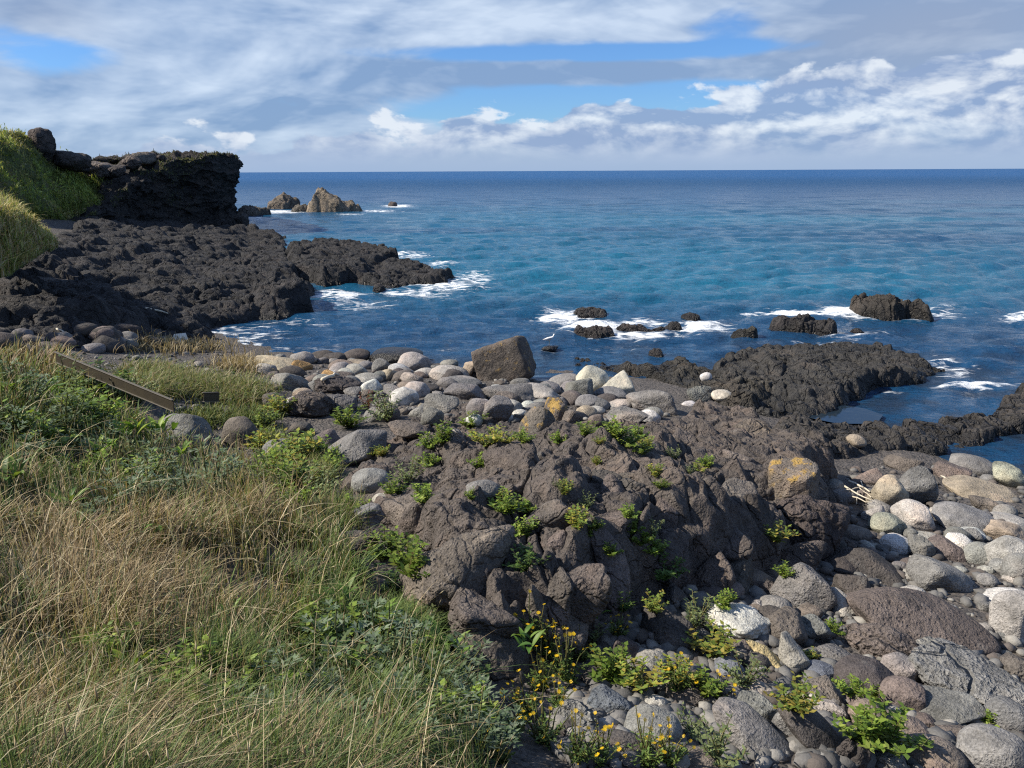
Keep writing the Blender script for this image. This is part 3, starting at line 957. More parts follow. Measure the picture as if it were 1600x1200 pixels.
# pale sandy bottom shows turquoise in a band off the right shelf and off the headland
sx_, sy_ = spx.outputs[0], spx.outputs[1]
band = k.m('MULTIPLY', k.step(sy_, 28, 42), k.step(sy_, 75, 190, 1, 0))
band = k.m('MULTIPLY', band, k.step(k.m('ADD', sx_, k.m('MULTIPLY', sy_, 0.30)), -8, 22, 0.45, 1.0))
teal = k.m('MULTIPLY', band, k.step(patch, .30, .62))
deep = k.mix(k.step(sy_, 60, 900), (0.007, 0.044, 0.105), (0.014, 0.074, 0.195))
col = k.mix(k.m('MULTIPLY', teal, .7), deep, (0.010, 0.140, 0.225))
weed = k.m('MULTIPLY', k.step(sy_, 20, 34, 1, 0), k.step(k.noise(pos, .55, 4), .45, .6))
col = k.mix(k.m('MULTIPLY', weed, .6), col, (0.020, 0.020, 0.022))
lace = k.m('ADD', k.m('MULTIPLY_ADD', k.noise(pst, 1.5, 8, .68, 1.6), 1.7, -.55), k.m('MULTIPLY', k.step(k.voro(pst, 2.6, 'DISTANCE_TO_EDGE'), 0, .30, 1, 0), .22))
fmask = k.step(k.m('ADD', foam_a, lace), 0.86, 1.30)
fmask = k.m('MULTIPLY', fmask, k.step(foam_a, .05, .3))
dist_far = k.step(sy_, 60, 500)
hgt = k.m('ADD', k.m('MULTIPLY', k.noise(pst, 1.5, 6, .66), .36), k.m('MULTIPLY', k.m('MULTIPLY', k.noise(pst, .12, 4, .6), 3.5), dist_far))
b = k.bump(hgt, .9, 1.0)
wat = k.n('ShaderNodeBsdfPrincipled', {'Base Color': col, 'Roughness': k.step(sy_, 40, 400, .10, .38), 'IOR': 1.33, 'Normal': b,
                                       'Specular IOR Level': k.step(sy_, 50, 500, .5, .12)})
fo = k.n('ShaderNodeBsdfPrincipled', {'Base Color': (.80, .83, .85), 'Roughness': .75,
                                      'Normal': k.bump(k.noise(pos, 14, 5, .7), 1.0, .06)})
mx = k.n('ShaderNodeMixShader', {0: fmask, 1: wat.outputs[0], 2: fo.outputs[0]})
out_surface(k, mx.outputs[0])
sea = tag(new_obj('sea', me, M_SEA), kind='structure')

# tide pools: still sheets of water in hollows of the ledges
M_POOL, k = base_mat('pool_water')
pos = k.n('ShaderNodeNewGeometry').outputs['Position']
pw = k.n('ShaderNodeBsdfPrincipled', {'Base Color': (.012, .022, .034), 'Roughness': .03, 'IOR': 1.33,
                                      'Normal': k.bump(k.noise(pos, 5, 3), .08, .05)})
out_surface(k, pw.outputs[0])


def pool(px, z):
    pts = [W(a, b_, z) for a, b_ in px]
    bm = bmesh.new()
    bm.faces.new([bm.verts.new(p) for p in pts])
    bmesh.ops.recalc_face_normals(bm, faces=bm.faces)
    me = bpy.data.meshes.new('tide_pool')
    bm.to_mesh(me)
    bm.free()
    if me.polygons[0].normal.z < 0:
        me.flip_normals()
    return tag(new_obj('tide_pool', me, M_POOL), kind='structure')


pool([(1225, 640), (1250, 628), (1300, 630), (1350, 638), (1380, 648), (1370, 662), (1310, 662), (1285, 657), (1250, 650)], .09)
pool([(268, 532), (272, 522), (290, 520), (294, 530), (284, 536)], .72)


# ------------------------------------------------------------------ stones
def ico(sub):
    bm = bmesh.new()
    bmesh.ops.create_icosphere(bm, subdivisions=sub, radius=1.0)
    v = np.array([q.co[:] for q in bm.verts])
    f = np.array([[q.index for q in t.verts] for t in bm.faces])
    bm.free()
    return v / np.linalg.norm(v, axis=1, keepdims=True), f


ICO = {}


def rock_shape(kind, seed, sub):
    if sub not in ICO:
        ICO[sub] = ico(sub)
    d, f = ICO[sub]
    rg = np.random.default_rng(seed)
    off = rg.uniform(-50, 50, 3)

    def planes(n, lo, hi, sharp):
        nn = rg.normal(size=(n, 3))
        nn /= np.linalg.norm(nn, axis=1, keepdims=True)
        oo = rg.uniform(lo, hi, n)
        c = np.maximum(d @ nn.T, 1e-3) / oo[None]
        return (c ** sharp).sum(1) ** (-1.0 / sharp)

    if kind == 'round':
        e = rg.uniform(2.0, 2.6)
        r = (np.abs(d) ** e).sum(1) ** (-1 / e)
        r = r * (1 + .13 * fbm(d * .9 + off, 2, seed)) + .03 * fbm(d * 2.6 + off, 3, seed + 1)
        r = np.minimum(r, planes(5, .82, 1.02, 14) * 1.05)
        r += .008 * fbm(d * 9 + off, 3, seed + 2)
    elif kind == 'egg':
        r = np.minimum(1 + .09 * d[:, 0] + .14 * fbm(d * .9 + off, 2, seed), planes(9, .78, .99, 18)) + .034 * fbm(d * 3 + off, 3, seed + 1) + .004 * fbm(d * 9 + off, 2, seed + 2)
    elif kind == 'block':
        r = planes(16, .68, .95, 13)
        r = r * (1 + .10 * fbm(d * 1.2 + off, 3, seed)) + .035 * fbm(d * 3.4 + off, 4, seed + 1) + .012 * fbm(d * 10 + off, 3, seed + 2)
    elif kind == 'cube':
        a_ = rg.uniform(-.35, .35, 3)
        Rm = np.array(Matrix.Rotation(a_[0], 3, 'X') @ Matrix.Rotation(a_[1], 3, 'Y') @ Matrix.Rotation(a_[2], 3, 'Z'))
        q_ = d @ Rm
        r = (np.abs(q_ / np.array([1, .9, .85])) ** 9).sum(1) ** (-1 / 9)
        r = np.minimum(r, planes(6, .85, 1.1, 20))
        r = r * (1 + .10 * fbm(d * 1.3 + off, 3, seed)) + .05 * fbm(d * 3.2 + off, 4, seed + 1) + .015 * fbm(d * 10 + off, 3, seed + 2)
    elif kind == 'slab':
        r = planes(14, .72, .95, 18)
        r = r * (1 + .07 * fbm(d * 1.0 + off, 3, seed)) + .022 * fbm(d * 3.0 + off, 4, seed + 1) + .008 * fbm(d * 10 + off, 3, seed + 2)
    elif kind == 'lava':
        r = planes(22, .74, 1.0, 9)
        w1, w2, cid = worley(d * 2.1 + off, seed)
        g1, g2, gid = worley(d * 4.6 + off, seed + 3)
        r = r * (1 + .16 * fbm(d * 1.6 + off, 3, seed)) + .12 * (1 - w1 ** 2) * (.4 + cid) + .05 * (1 - g1 ** 2) * (.4 + gid)
        r += .05 * fbm(d * 6 + off, 4, seed + 2) - .05 * np.exp(-(w2 - w1) / .06)
    else:                                               # dome: massive weathered basalt, split by cracks
        r = planes(12, .72, 1.0, 10)
        wd = d + .25 * np.stack([fbm(d * 1.5 + off, 3, seed + 5), fbm(d * 1.5 + off, 3, seed + 6), fbm(d * 1.5 + off, 3, seed + 7)], 1)
        w1, w2, cid = worley(wd * 1.7 + off, seed)
        g1, g2, gid = worley(wd * 4.1 + off, seed + 3)
        r = r * (1 + .12 * fbm(d * 1.3 + off, 3, seed)) + .09 * (cid - .5) * smooth(w2 - w1, 0, .12) - .07 * np.exp(-(w2 - w1) / .03)
        r += .028 * (gid - .5) * smooth(g2 - g1, 0, .2) - .022 * np.exp(-(g2 - g1) / .035) + .035 * fbm(d * 3.6 + off, 4, seed + 1) + .014 * fbm(d * 13 + off, 3, seed + 2)
    P = d * r[:, None]
    lo, hi = P.min(0), P.max(0)
    P = (P - (lo + hi) / 2) / ((hi - lo) / 2)
    return P, f


LIB = {}


def rock_mesh(kind, var, sub, mat):
    key = (kind, var, sub, mat.name)
    if key not in LIB:
        P, f = rock_shape(kind, 1000 + hash_kind[kind] * 100 + var * 7, sub)
        me = np_mesh(kind + '_stone', P, f)
        me.materials.append(mat)
        LIB[key] = me
    return LIB[key]


hash_kind = {'round': 1, 'egg': 2, 'block': 3, 'slab': 4, 'lava': 5, 'dome': 6, 'cube': 7}
NVAR = {'round': 6, 'egg': 6, 'block': 7, 'slab': 4, 'lava': 5, 'dome': 6, 'cube': 4}


def march(u, v, lift=0.0, tmax=140.0):
    d = ray(u, v)
    d = d / np.linalg.norm(d)
    t = 1.2 * np.exp(np.linspace(0, math.log(tmax / 1.2), 260))
    z = hmap(d[0] * t, d[1] * t) + lift
    below = CAM_Z + d[2] * t < z
    if not below.any():
        i = len(t) - 1
    else:
        i = max(1, int(np.argmax(below)))
    a, b = t[i - 1], t[i]
    tt = np.linspace(a, b, 24)
    z = hmap(d[0] * tt, d[1] * tt) + lift
    below = CAM_Z + d[2] * tt < z
    tm = tt[int(np.argmax(below))] if below.any() else b
    return d * tm + np.array([0, 0, CAM_Z]), tm


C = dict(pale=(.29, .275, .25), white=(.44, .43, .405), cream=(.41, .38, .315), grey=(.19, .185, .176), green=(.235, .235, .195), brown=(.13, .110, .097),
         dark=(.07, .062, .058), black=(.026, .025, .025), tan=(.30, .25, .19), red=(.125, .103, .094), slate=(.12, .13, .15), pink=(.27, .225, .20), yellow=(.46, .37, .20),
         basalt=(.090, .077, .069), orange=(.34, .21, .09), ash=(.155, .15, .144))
count_var = {}
VR = np.random.default_rng(5)


def put_rock(kind, col, c, W_, D_, H_, label, cat, name, yaw, tilt=0, lean=0, lichen=0.0, group=None, sub=4, mat=None, jitter=.06, var=None):
    n = count_var[kind] = count_var.get(kind, -1) + 1
    v = n % NVAR[kind] if var is None else var
    if mat is None:
        mat = {'lava': M_LAVA, 'dome': M_OUTCROP, 'cube': M_BASALT, 'block': M_BASALT, 'slab': M_BASALT}.get(kind, M_STONE)
        if col in ('pale', 'white', 'cream', 'tan', 'pink', 'yellow'):
            mat = M_STONE
        if col == 'black':
            mat = M_WET
    me = rock_mesh(kind, v, sub, mat)
    o = bpy.data.objects.new(name, me)
    COL.objects.link(o)
    flip = math.pi if (n // NVAR[kind]) % 2 else 0.0
    o.matrix_world = (Matrix.Translation(c) @ Matrix.Rotation(yaw, 4, 'Z') @ Matrix.Rotation(math.radians(tilt), 4, 'Y') @ Matrix.Rotation(math.radians(lean), 4, 'X')
                      @ Matrix.Rotation(flip, 4, 'Z') @ Matrix.Diagonal((W_, D_, H_, 1)))
    cc = np.array(C[col]) * (1 + VR.uniform(-jitter, jitter) + VR.uniform(-.03, .03, 3))
    o.color = (*[float(q) for q in cc], float(lichen))
    tag(o, label, cat, group)
    return o


def rock_at(u, v, w_px, h_px, kind, col, label, tilt=0, lichen=0, depth=.85, name='boulder', cat='boulder', dist=None, sink=.25, lean=0, sub=None, mat=None, group=None, var=None, root=0.0):
    H = .3
    for it in range(3):
        if dist is None:
            c, t = march(u, v, H * (1 - sink * 2) if it else 0.1)
        else:
            c = WD(u, v, dist)
        dv = c - np.array([0, 0, CAM_Z])
        ax = R_NP.T @ dv
        k = -ax[2] / F_PX
        al = math.atan2(-dv[2], math.hypot(dv[0], dv[1]))
        W_ = w_px * k / 2
        D_ = W_ * depth
        hw = h_px * k / 2
        if D_ * math.sin(al) > hw * .8:
            D_ = hw * .8 / math.sin(al)
        H = math.sqrt(max(hw * hw - (D_ * math.sin(al)) ** 2, (.35 * hw) ** 2)) / max(.5, math.cos(al))
    if root:
        c = c - np.array([0, 0, H * root])
        H *= 1 + root
    if sub is None:
        sub = 5 if (w_px > 60 or kind == 'dome') else 4
        if w_px < 34:
            sub = 3
    return put_rock(kind, col, Vector(c), W_, D_, H, label, cat, name, -math.atan2(dv[0], dv[1]) + VR.uniform(-.12, .12), tilt, lean, lichen, group, sub, mat, var=var)


def scatter_px(poly, n, seed, lift=0.0):
    rg = np.random.default_rng(seed)
    P = np.array(poly, float)
    lo, hi = P.min(0), P.max(0)
    out = []
    while len(out) < n:
        c = rg.uniform(lo, hi, (400, 2))
        c = c[poly_sdf(c[:, 0], c[:, 1], P) > 0]
        out += list(c)
    return np.array(out[:n])


LAND = []
STOP = set('at in on left right beside behind below above with under before between among near of lying leaning against tucked standing awash resting wedged half next filling slanting cut from that the and cutting'.split())


def landmark(u, v, label, full=False):
    ws = []
    for q in label.replace(',', ' ,').split():
        if not full and (q in STOP and len(ws) > 1 or q == ','):
            break
        ws.append(q)
    LAND.append((u, v, ' '.join(ws[:8 if full else 6])))


SAID = set()


def where_is(u, v, head):
    """Words that place a thing beside the nearest landmark not yet used with the same words."""
    first = None
    for a, b, nm in sorted(LAND, key=lambda q: (q[0] - u) ** 2 + (1.6 * (q[1] - v)) ** 2)[:18]:
        if abs(u - a) > 1.3 * abs(v - b):
            w_ = ('right of the ' if u > a else 'left of the ') + nm
        else:
            w_ = ('in front of the ' if v > b else 'behind the ') + nm
        lb = head + ' ' + w_
        first = first or lb
        if lb not in SAID:
            SAID.add(lb)
            return lb
    return first


TABLE = '''
# u v w h kind colour tilt lichen label
755 765 54 34 round ash 0 0 small grey-brown dome rock wedged above the big cracked dome
581 808 62 44 cube ash 0 0 squarish grey cube lying left of the big cracked dome
596 780 30 18 egg pale 0 0 small smooth pale stone above the squarish grey block
1240 742 84 60 cube brown 10 .55 jutting cube with a mustard lichen patch at the outcrop's right end
1256 808 130 84 lava basalt 6 0 vesicular overhanging brown block at the right end of the outcrop
1180 670 80 34 lava brown 0 0 rough lava hump between the outcrop and the right shelf
640 676 66 34 block brown 4 0 brown rock behind the leaning slab
712 679 34 26 block grey -20 0 pale grey wedge among weeds behind the outcrop
553 700 116 66 slab ash -24 .02 big leaning grey slab with a dark hollow under it
505 688 56 34 block brown 0 0 brown rock against the leaning slab's left side
473 673 44 30 block dark 0 0 dark brown rock behind the leaning slab beside leafy weeds
440 707 58 44 round ash 0 .02 grey rounded boulder at the grass edge left of the leaning slab
377 680 60 60 egg brown -6 0 upright brown egg-shaped boulder at the edge of the grass
290 675 80 62 block ash 10 0 dark grey faceted boulder in the grass below the beam
580 752 62 40 round grey 4 .05 pale lichened stone among weeds below the leaning slab
560 850 60 40 block dark 0 0 low dark rock half sunk at the grass edge
482 636 64 42 lava dark 0 0 rough dark lava lump left of the cushion of green weeds
534 634 48 36 lava ash 0 0 pitted grey lava lump beside the red-leaved weed
528 603 66 28 lava dark 6 0 rough dark lava slab on the beach with a pale plank on it
455 597 56 34 block grey 8 0 flat-topped grey block at the left end of the beach
590 650 40 26 block ash 0 0 grey-brown rock beside the red-leaved weed
430 572 62 26 block tan 4 0 flat tan-grey block at the far left end of the beach
470 573 34 22 block orange 0 .35 orange-stained stone near the left end of the beach
512 590 28 20 block orange 0 .3 rusty wedge-shaped stone in the left half of the beach
473 561 34 22 round grey 0 0 smooth grey boulder at the waterline near the left end of the beach
505 557 36 18 round dark 0 0 dark round boulder at the waterline, left of its twin
524 560 36 16 round dark 0 0 dark low boulder at the waterline, right of its twin
557 556 38 20 round dark 0 0 greenish-dark wet boulder at the waterline
620 556 74 26 round black 0 0 large black wet boulder awash behind the pale ones
648 569 48 34 egg pale 0 0 large pale rounded boulder at the waterline before the black wet one
702 585 58 28 egg pale 8 0 long pale loaf-shaped boulder left of the lichened cube rock
625 579 34 20 egg white 10 0 small whitish egg stone left of the large pale boulder
596 574 28 26 block grey 0 0 grey angular stone left of the whitish egg stone
574 592 44 18 egg pale 0 0 flat pale boulder in the left middle of the beach
580 606 32 26 egg white 0 0 whitish ball-shaped stone in front of the flat pale boulder
631 622 42 30 round white -10 0 whitish rounded boulder at the front of the beach
650 611 40 28 egg pale 0 0 pale dome-shaped boulder behind the whitish front boulder
643 594 32 22 block pink 20 0 pinkish faceted stone in the middle of the beach
663 583 30 16 egg pale 0 0 smooth pale stone below the large pale boulder
556 569 40 14 egg tan 0 0 flat tan stone at the waterline
533 574 36 22 round brown 0 0 dark brown rounded stone near the waterline
720 598 60 20 egg ash 4 0 long grey-brown stone under the loaf-shaped boulder
702 568 26 12 egg grey 0 0 small grey stone at the waterline beside the cube rock
731 580 20 32 slab tan 12 0 upright tan slab leaning against the lichened cube rock
788 568 90 80 cube basalt -4 .45 big dark cube-shaped rock with mustard lichen on its top corner
925 598 50 46 egg cream 4 0 tall cream egg-shaped boulder, left of the cream pair
965 604 50 42 block cream 6 0 cream boulder with a blunt peak, right of the cream pair
878 600 50 28 round grey -16 0 grey boulder lying left of the cream pair
905 614 44 42 cube ash 6 0 faceted boulder with a shaded front before the cream pair
957 617 54 24 egg ash 4 0 oval grey-brown boulder leaning on the peaked cream boulder
922 630 42 24 egg grey 0 0 oval light grey boulder below the faceted one
964 632 44 18 egg pale -4 0 flat pale stone under the oval grey-brown boulder
929 642 30 16 egg pale -8 0 small pale lens-shaped stone at the front of the beach
848 619 52 28 block pale 14 0 pale tan block left of the faceted boulder
1020 628 74 46 block grey -6 0 big grey-brown boulder with a dark pitted right side
1012 653 36 24 egg white -8 0 white rounded stone in front of the big grey-brown boulder
1077 631 22 10 egg white 0 0 small flat white stone on the brown rock right of the boulder pile
748 640 36 32 round ash 0 0 grey-brown rounded boulder at the foot of the beach pile
778 638 46 34 cube ash 0 0 square grey-brown boulder beside a white sliver
810 644 26 11 egg white 4 0 white sliver of stone beside the square grey-brown boulder
805 616 92 38 block ash 12 0 long ridge-backed boulder below the lichened cube rock
728 614 62 30 block ash 0 0 grey-brown boulders' front block at the middle of the beach
840 658 56 46 block brown 10 .5 orange-lichened rock, left of the lichened pair above the outcrop
869 646 38 42 block brown 4 .62 orange-lichened rock, right of the lichened pair above the outcrop
900 652 40 28 block brown 0 0 brown angular stone right of the lichened pair
980 650 60 26 block ash 0 0 flat grey-brown rock at the front edge of the boulder pile
690 636 50 34 block ash 0 0 brownish block at the front of the beach left of the rounded boulder
665 640 34 22 block tan 0 .4 rust-coloured stone above the outcrop's weeds
1103 589 17 14 egg white 0 0 lone bright white round stone on the dark shelf
1128 618 32 17 egg cream 0 0 lone cream oblong stone on the dark shelf below the bright white one
1338 689 32 20 egg tan 22 0 banded tan oblong stone on the pool ledge
1095 618 40 26 lava ash 0 0 grey rock beside the lone cream stone
1304 757 30 20 egg grey 0 0 small grey stone right of the lichened outcrop block
1385 776 62 62 block tan 0 0 big blunt tan boulder behind the driftwood
1433 765 58 74 block ash 8 0 tall grey-brown boulder leaning on the blunt tan one
1412 724 58 30 block brown 0 0 triangular brown rock at the back of the boulder beach
1360 747 56 28 block brown 0 0 flat brown rock behind the driftwood
1485 739 58 34 cube brown 0 0 square brown cube at the back of the boulder beach
1522 728 70 36 round ash 8 0 rounded grey-brown boulder at the edge of the right water
1574 748 54 42 block green 12 0 greenish-grey boulder standing at the edge of the right water
1530 768 106 38 egg tan 6 0 long tan boulder with a notch below the water's edge
1541 789 54 32 block red 10 0 reddish-brown stone tucked under the long tan boulder
1427 806 68 48 egg pale 10 0 pale egg-shaped boulder with a stained dimple
1387 822 56 40 egg green 0 0 grey-green ball-shaped boulder left of the dimpled pale one
1366 806 40 34 block pale 0 0 pale stone under the blunt tan boulder
1506 813 92 48 round grey 6 0 big smooth grey boulder in the middle of the boulder beach
1400 851 48 36 egg white 12 0 white rounded boulder in front of the grey-green ball
1446 839 54 20 egg pale 0 0 flat pale slab-like stone beside the white boulder
1500 848 44 28 egg white 16 0 white oblong stone in the middle of the right beach
1516 833 46 22 egg white 0 0 whitish stone behind the white oblong one
1570 833 70 40 block tan -6 .12 yellowish boulder with a brown crack at the right edge
1575 813 60 22 egg pale 0 0 flat pale boulder behind the yellowish one
1480 860 62 36 block red 14 0 red-brown block below the white oblong stone
1438 859 42 40 block ash 0 0 saddle-shaped grey-brown stone right of the white boulder
1474 902 106 64 block grey 12 0 big light-faced boulder resting on the great brown slab
1531 868 48 40 round grey 0 0 speckled grey stone right of the red-brown block
1577 870 66 66 round pale -30 0 big speckled pale boulder leaning at the right edge
1540 890 25 14 egg pale 0 0 tiny pale oval pebble stone below the speckled boulders
1543 907 32 22 egg grey 0 0 small round grey stone below the tiny oval one
1592 892 48 56 round grey 0 0 speckled grey boulder cut by the right edge
1575 935 74 34 egg white -8 0 white boulder above the big pale one at the right edge
1583 970 70 92 round pale 0 0 big pale rounded boulder at the right edge beside the great brown slab
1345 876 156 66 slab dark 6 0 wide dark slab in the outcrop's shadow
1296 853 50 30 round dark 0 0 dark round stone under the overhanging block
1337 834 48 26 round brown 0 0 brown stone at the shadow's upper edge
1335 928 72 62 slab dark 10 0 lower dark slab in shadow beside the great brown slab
1247 918 92 82 block ash 14 0 big grey boulder below the outcrop's right end
1312 948 52 40 block pale 20 0 pale speckled wedge below the shaded slabs
1430 968 236 118 block red 4 0 great flat reddish-brown slab, the largest stone of the right beach
1378 1003 112 74 lava red 0 0 pitted near lobe of the great brown slab
1222 986 76 66 block brown 20 0 brown block beside the white crusted lump
1270 985 56 50 block ash 0 0 shaded stone between the brown block and the great slab
1158 980 108 64 lava white 8 0 knobbly white-crusted lava lump among the weeds
1205 1033 100 30 slab yellow 32 0 yellow plank-shaped slab leaning between stones
1240 1026 66 50 slab pale 24 0 pale grey block behind the yellow slab
1278 1049 54 34 egg slate 0 0 smooth blue-grey disc-shaped stone beside the pale block
1306 1027 64 38 block ash 6 0 grey-brown stone above the blue-grey disc
1352 1062 94 66 round dark 6 0 dark grey egg-shaped boulder with a light facet
1405 1044 56 46 round ash 0 0 grey stone behind the dark egg-shaped boulder
1515 1062 176 92 lava grey 12 0 big pale pitted boulder with a hollow at the right edge
1463 1016 64 32 lava grey 6 0 pale pitted lump on the edge of the great slab
1408 1088 74 60 round brown -10 0 dark brown rounded boulder left of the two-toned oblong
1470 1106 124 58 egg ash -8 0 two-toned oblong boulder in the lower right
1572 1122 64 60 round ash 0 0 grey-brown boulder at the lower right edge
1277 1080 80 44 block brown 4 0 brown flat-topped stone below the blue-grey disc
1342 1100 42 40 block brown 0 0 small square brown stone with weeds on top
1354 1122 56 56 egg brown 10 0 dark brown egg-shaped stone in the lower right
1297 1108 56 42 block grey 0 0 light grey stone beside orange-flowered weeds
1275 1152 150 66 egg dark 40 0 long dark brown boulder lying diagonally
1182 1150 160 72 egg ash 34 0 long smooth grey boulder lying diagonally at the bottom
1418 1138 86 46 egg brown 14 0 brown boulder with a tan end in the lower right
1335 1178 54 56 lava dark 0 0 dark pitted stone at the bottom edge
1463 1180 86 60 round brown 6 0 brown-grey boulder at the bottom edge right of the bright weeds
1495 1150 74 42 block brown 0 0 brown stone behind the big grey corner boulder
1552 1180 100 84 round grey -10 0 big grey speckled boulder in the bottom right corner
1390 1188 64 40 block ash 0 0 grey block at the bottom edge under the bright weeds
1588 1042 50 36 block brown 0 0 brown stone at the right edge above the pitted boulder
1185 1078 66 30 egg pink 0 0 pinkish oval stone in front of the blue-grey cobble
1185 1112 68 50 block ash 0 0 grey-brown stone under the pinkish oval one
1232 1132 50 62 egg ash 0 0 upright grey stone right of the long smooth boulder
1138 1044 50 34 egg slate 0 0 blue-grey cobble among yellow-green weeds
1160 1027 38 28 block tan 0 0 tan stone behind the blue-grey cobble
1020 1140 90 66 round grey 6 0 rounded grey boulder among yellow flowers at the bottom
1025 1099 38 28 egg pale 0 0 small pale stone above the rounded grey boulder
1080 1088 90 46 slab red 12 0 reddish slab half hidden in weeds
950 1100 68 50 block slate 8 0 dark faceted rock with a white vein among flowers
897 1124 80 62 lava ash -10 0 rough grey rock at the flower bed's left
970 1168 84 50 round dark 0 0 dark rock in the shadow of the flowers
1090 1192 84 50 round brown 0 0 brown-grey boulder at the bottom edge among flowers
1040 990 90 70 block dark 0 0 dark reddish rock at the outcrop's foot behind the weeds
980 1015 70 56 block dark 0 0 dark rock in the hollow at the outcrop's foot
'''
for line in TABLE.strip().split('\n'):
    if line.startswith('#'):
        continue
    q = line.split(None, 8)
    kind = q[4]
    nm, ct = ('boulder', 'boulder')
    if kind == 'dome' or 'outcrop' in q[8] and kind == 'lava':
        nm, ct = 'basalt_rock', 'rock'
    elif kind == 'slab':
        nm, ct = 'stone_slab', 'slab'
    elif float(q[2]) < 46:
        nm, ct = 'stone', 'stone'
    u_, v_ = float(q[0]), float(q[1])
    landmark(u_, v_, q[8])
    deep = {'dome': 1.15, 'slab': .9}.get(kind, .85)
    big = 1.12 if v_ < 662 else 1.0
    rock_at(u_, v_, float(q[2]) * big, float(q[3]) * big, kind, q[5], q[8], float(q[6]), float(q[7]), depth=deep, name=nm, cat=ct, sink=.42 if kind == 'dome' else .25,
            root=.7 if (kind == 'dome' or nm == 'basalt_rock' or 'outcrop' in q[8]) else .0)


for q in [(702, 848, 190, 120, 4), (757, 950, 116, 84, -6), (840, 938, 66, 72, 0), (760, 1035, 124, 120, 6), (890, 905, 92, 96, 18), (1070, 938, 84, 66, 0), (948, 868, 110, 90, 14),
          (797, 728, 98, 70, 8), (1148, 884, 90, 62, 0), (1040, 860, 90, 80, -10), (620, 800, 70, 44, 0), (1100, 885, 100, 66, 0), (1225, 862, 100, 90, 8), (1190, 905, 80, 60, -10), (1270, 850, 80, 80, 0), (885, 975, 70, 66, 0), (860, 800, 90, 60, -14), (690, 900, 70, 60, 10), (1010, 930, 76, 66, -8)]:
    o = rock_at(q[0], q[1], q[2], q[3], 'dome', 'basalt' if q[0] % 3 else 'brown', None, q[4], depth=1.1, name='dome', cat=None, sink=.42, root=1.1, sub=5)
    o.parent = outcrop

# broken blocks standing proud of the outcrop
OUT = [(600, 720), (760, 665), (1000, 680), (1180, 670), (1290, 770), (1290, 850), (1160, 910), (1000, 960), (860, 1010), (720, 960), (640, 860)]
BR = np.random.default_rng(91)
for (u_, v_) in scatter_px(OUT, 26, 5):
    s_ = BR.uniform(40, 86) * (.75 if v_ < 730 else 1.0)
    o = rock_at(u_, v_, s_, s_ * BR.uniform(.5, .75), ['block', 'cube', 'slab', 'dome'][int(BR.integers(4))], ['basalt', 'basalt', 'brown'][int(BR.integers(3))], None, BR.uniform(-14, 14), depth=1.0, name='block', cat=None, sink=.48, root=1.0,
                sub=4, lean=BR.uniform(-18, 18), mat=M_OUTCROP)
    o.parent = outcrop

# rocks along the skyline of the left slope and the headland
for u_, v_, w_, h_, dd, lb in [(66, 228, 40, 56, 78, 'dark pointed rock on the skyline of the green slope'),
                               (112, 252, 60, 34, 78, 'long dark rubble rock on the ridge right of the pointed skyline rock'),
                               (152, 266, 66, 30, 82, 'brown rubble rock where the ridge meets the headland'),
                               (228, 248, 40, 22, 84, 'pale brown crag on the headland top'),
                               (205, 254, 30, 22, 82, 'small brown crag on the headland top, left of the pale brown one'),
                               (252, 249, 16, 14, 84, 'small square boulder perched on the headland top'),
                               (183, 268, 26, 20, 78, 'grey boulder at the left end of the headland top'),
                               (378, 344, 22, 22, 84, 'black block at the very foot of the headland tip')]:
    rock_at(u_, v_, w_, h_, 'lava', 'brown' if 'brown' in lb else 'dark', lb, dist=dd, name='crag' if 'crag' in lb else 'boulder', cat='rock', sub=4, mat=M_FAR, depth=1.2)


FR = np.random.default_rng(77)
BEACH = [(395, 553), (600, 562), (740, 578), (850, 598), (1000, 612), (1050, 650), (900, 662), (700, 660), (560, 645), (430, 640), (400, 600)]
RIGHT = [(1300, 735), (1440, 722), (1600, 752), (1600, 1200), (1250, 1200), (1290, 1000), (1330, 880)]
FRONT = [(860, 1080), (1000, 1040), (1150, 990), (1300, 1010), (1320, 1200), (880, 1200)]
LEFTB = [(100, 565), (260, 640), (300, 650), (380, 620), (380, 560), (240, 540), (120, 545)]
FOOT = [(930, 985), (1060, 925), (1180, 900), (1330, 860), (1340, 960), (1200, 1010), (1050, 1040), (930, 1040)]
LEDGE = [(0, 520), (140, 515), (260, 525), (300, 540), (240, 555), (100, 550), (0, 548)]
FILL = [(BEACH, 122, 18, 46, ['grey', 'pale', 'ash', 'ash', 'brown', 'tan', 'white', 'brown', 'grey', 'dark'], 'beach', 'beach between the large rounded boulders'),
        (RIGHT, 86, 18, 44, ['grey', 'ash', 'brown', 'pale', 'ash', 'red'], 'right', 'boulder beach on the right'),
        (FOOT, 28, 24, 64, ['ash', 'brown', 'grey', 'dark', 'brown'], 'foot', 'rubble at the outcrop foot'),
        (FRONT, 34, 18, 44, ['ash', 'brown', 'grey', 'dark'], 'front', 'weedy ground at the bottom'),
        (LEFTB, 10, 12, 26, ['grey', 'ash', 'pale'], 'beam', 'ground beside the long beam'),
        (LEDGE, 22, 26, 62, ['dark', 'brown', 'dark', 'ash'], 'ledge', 'rubble under the shaded lava ledge')]

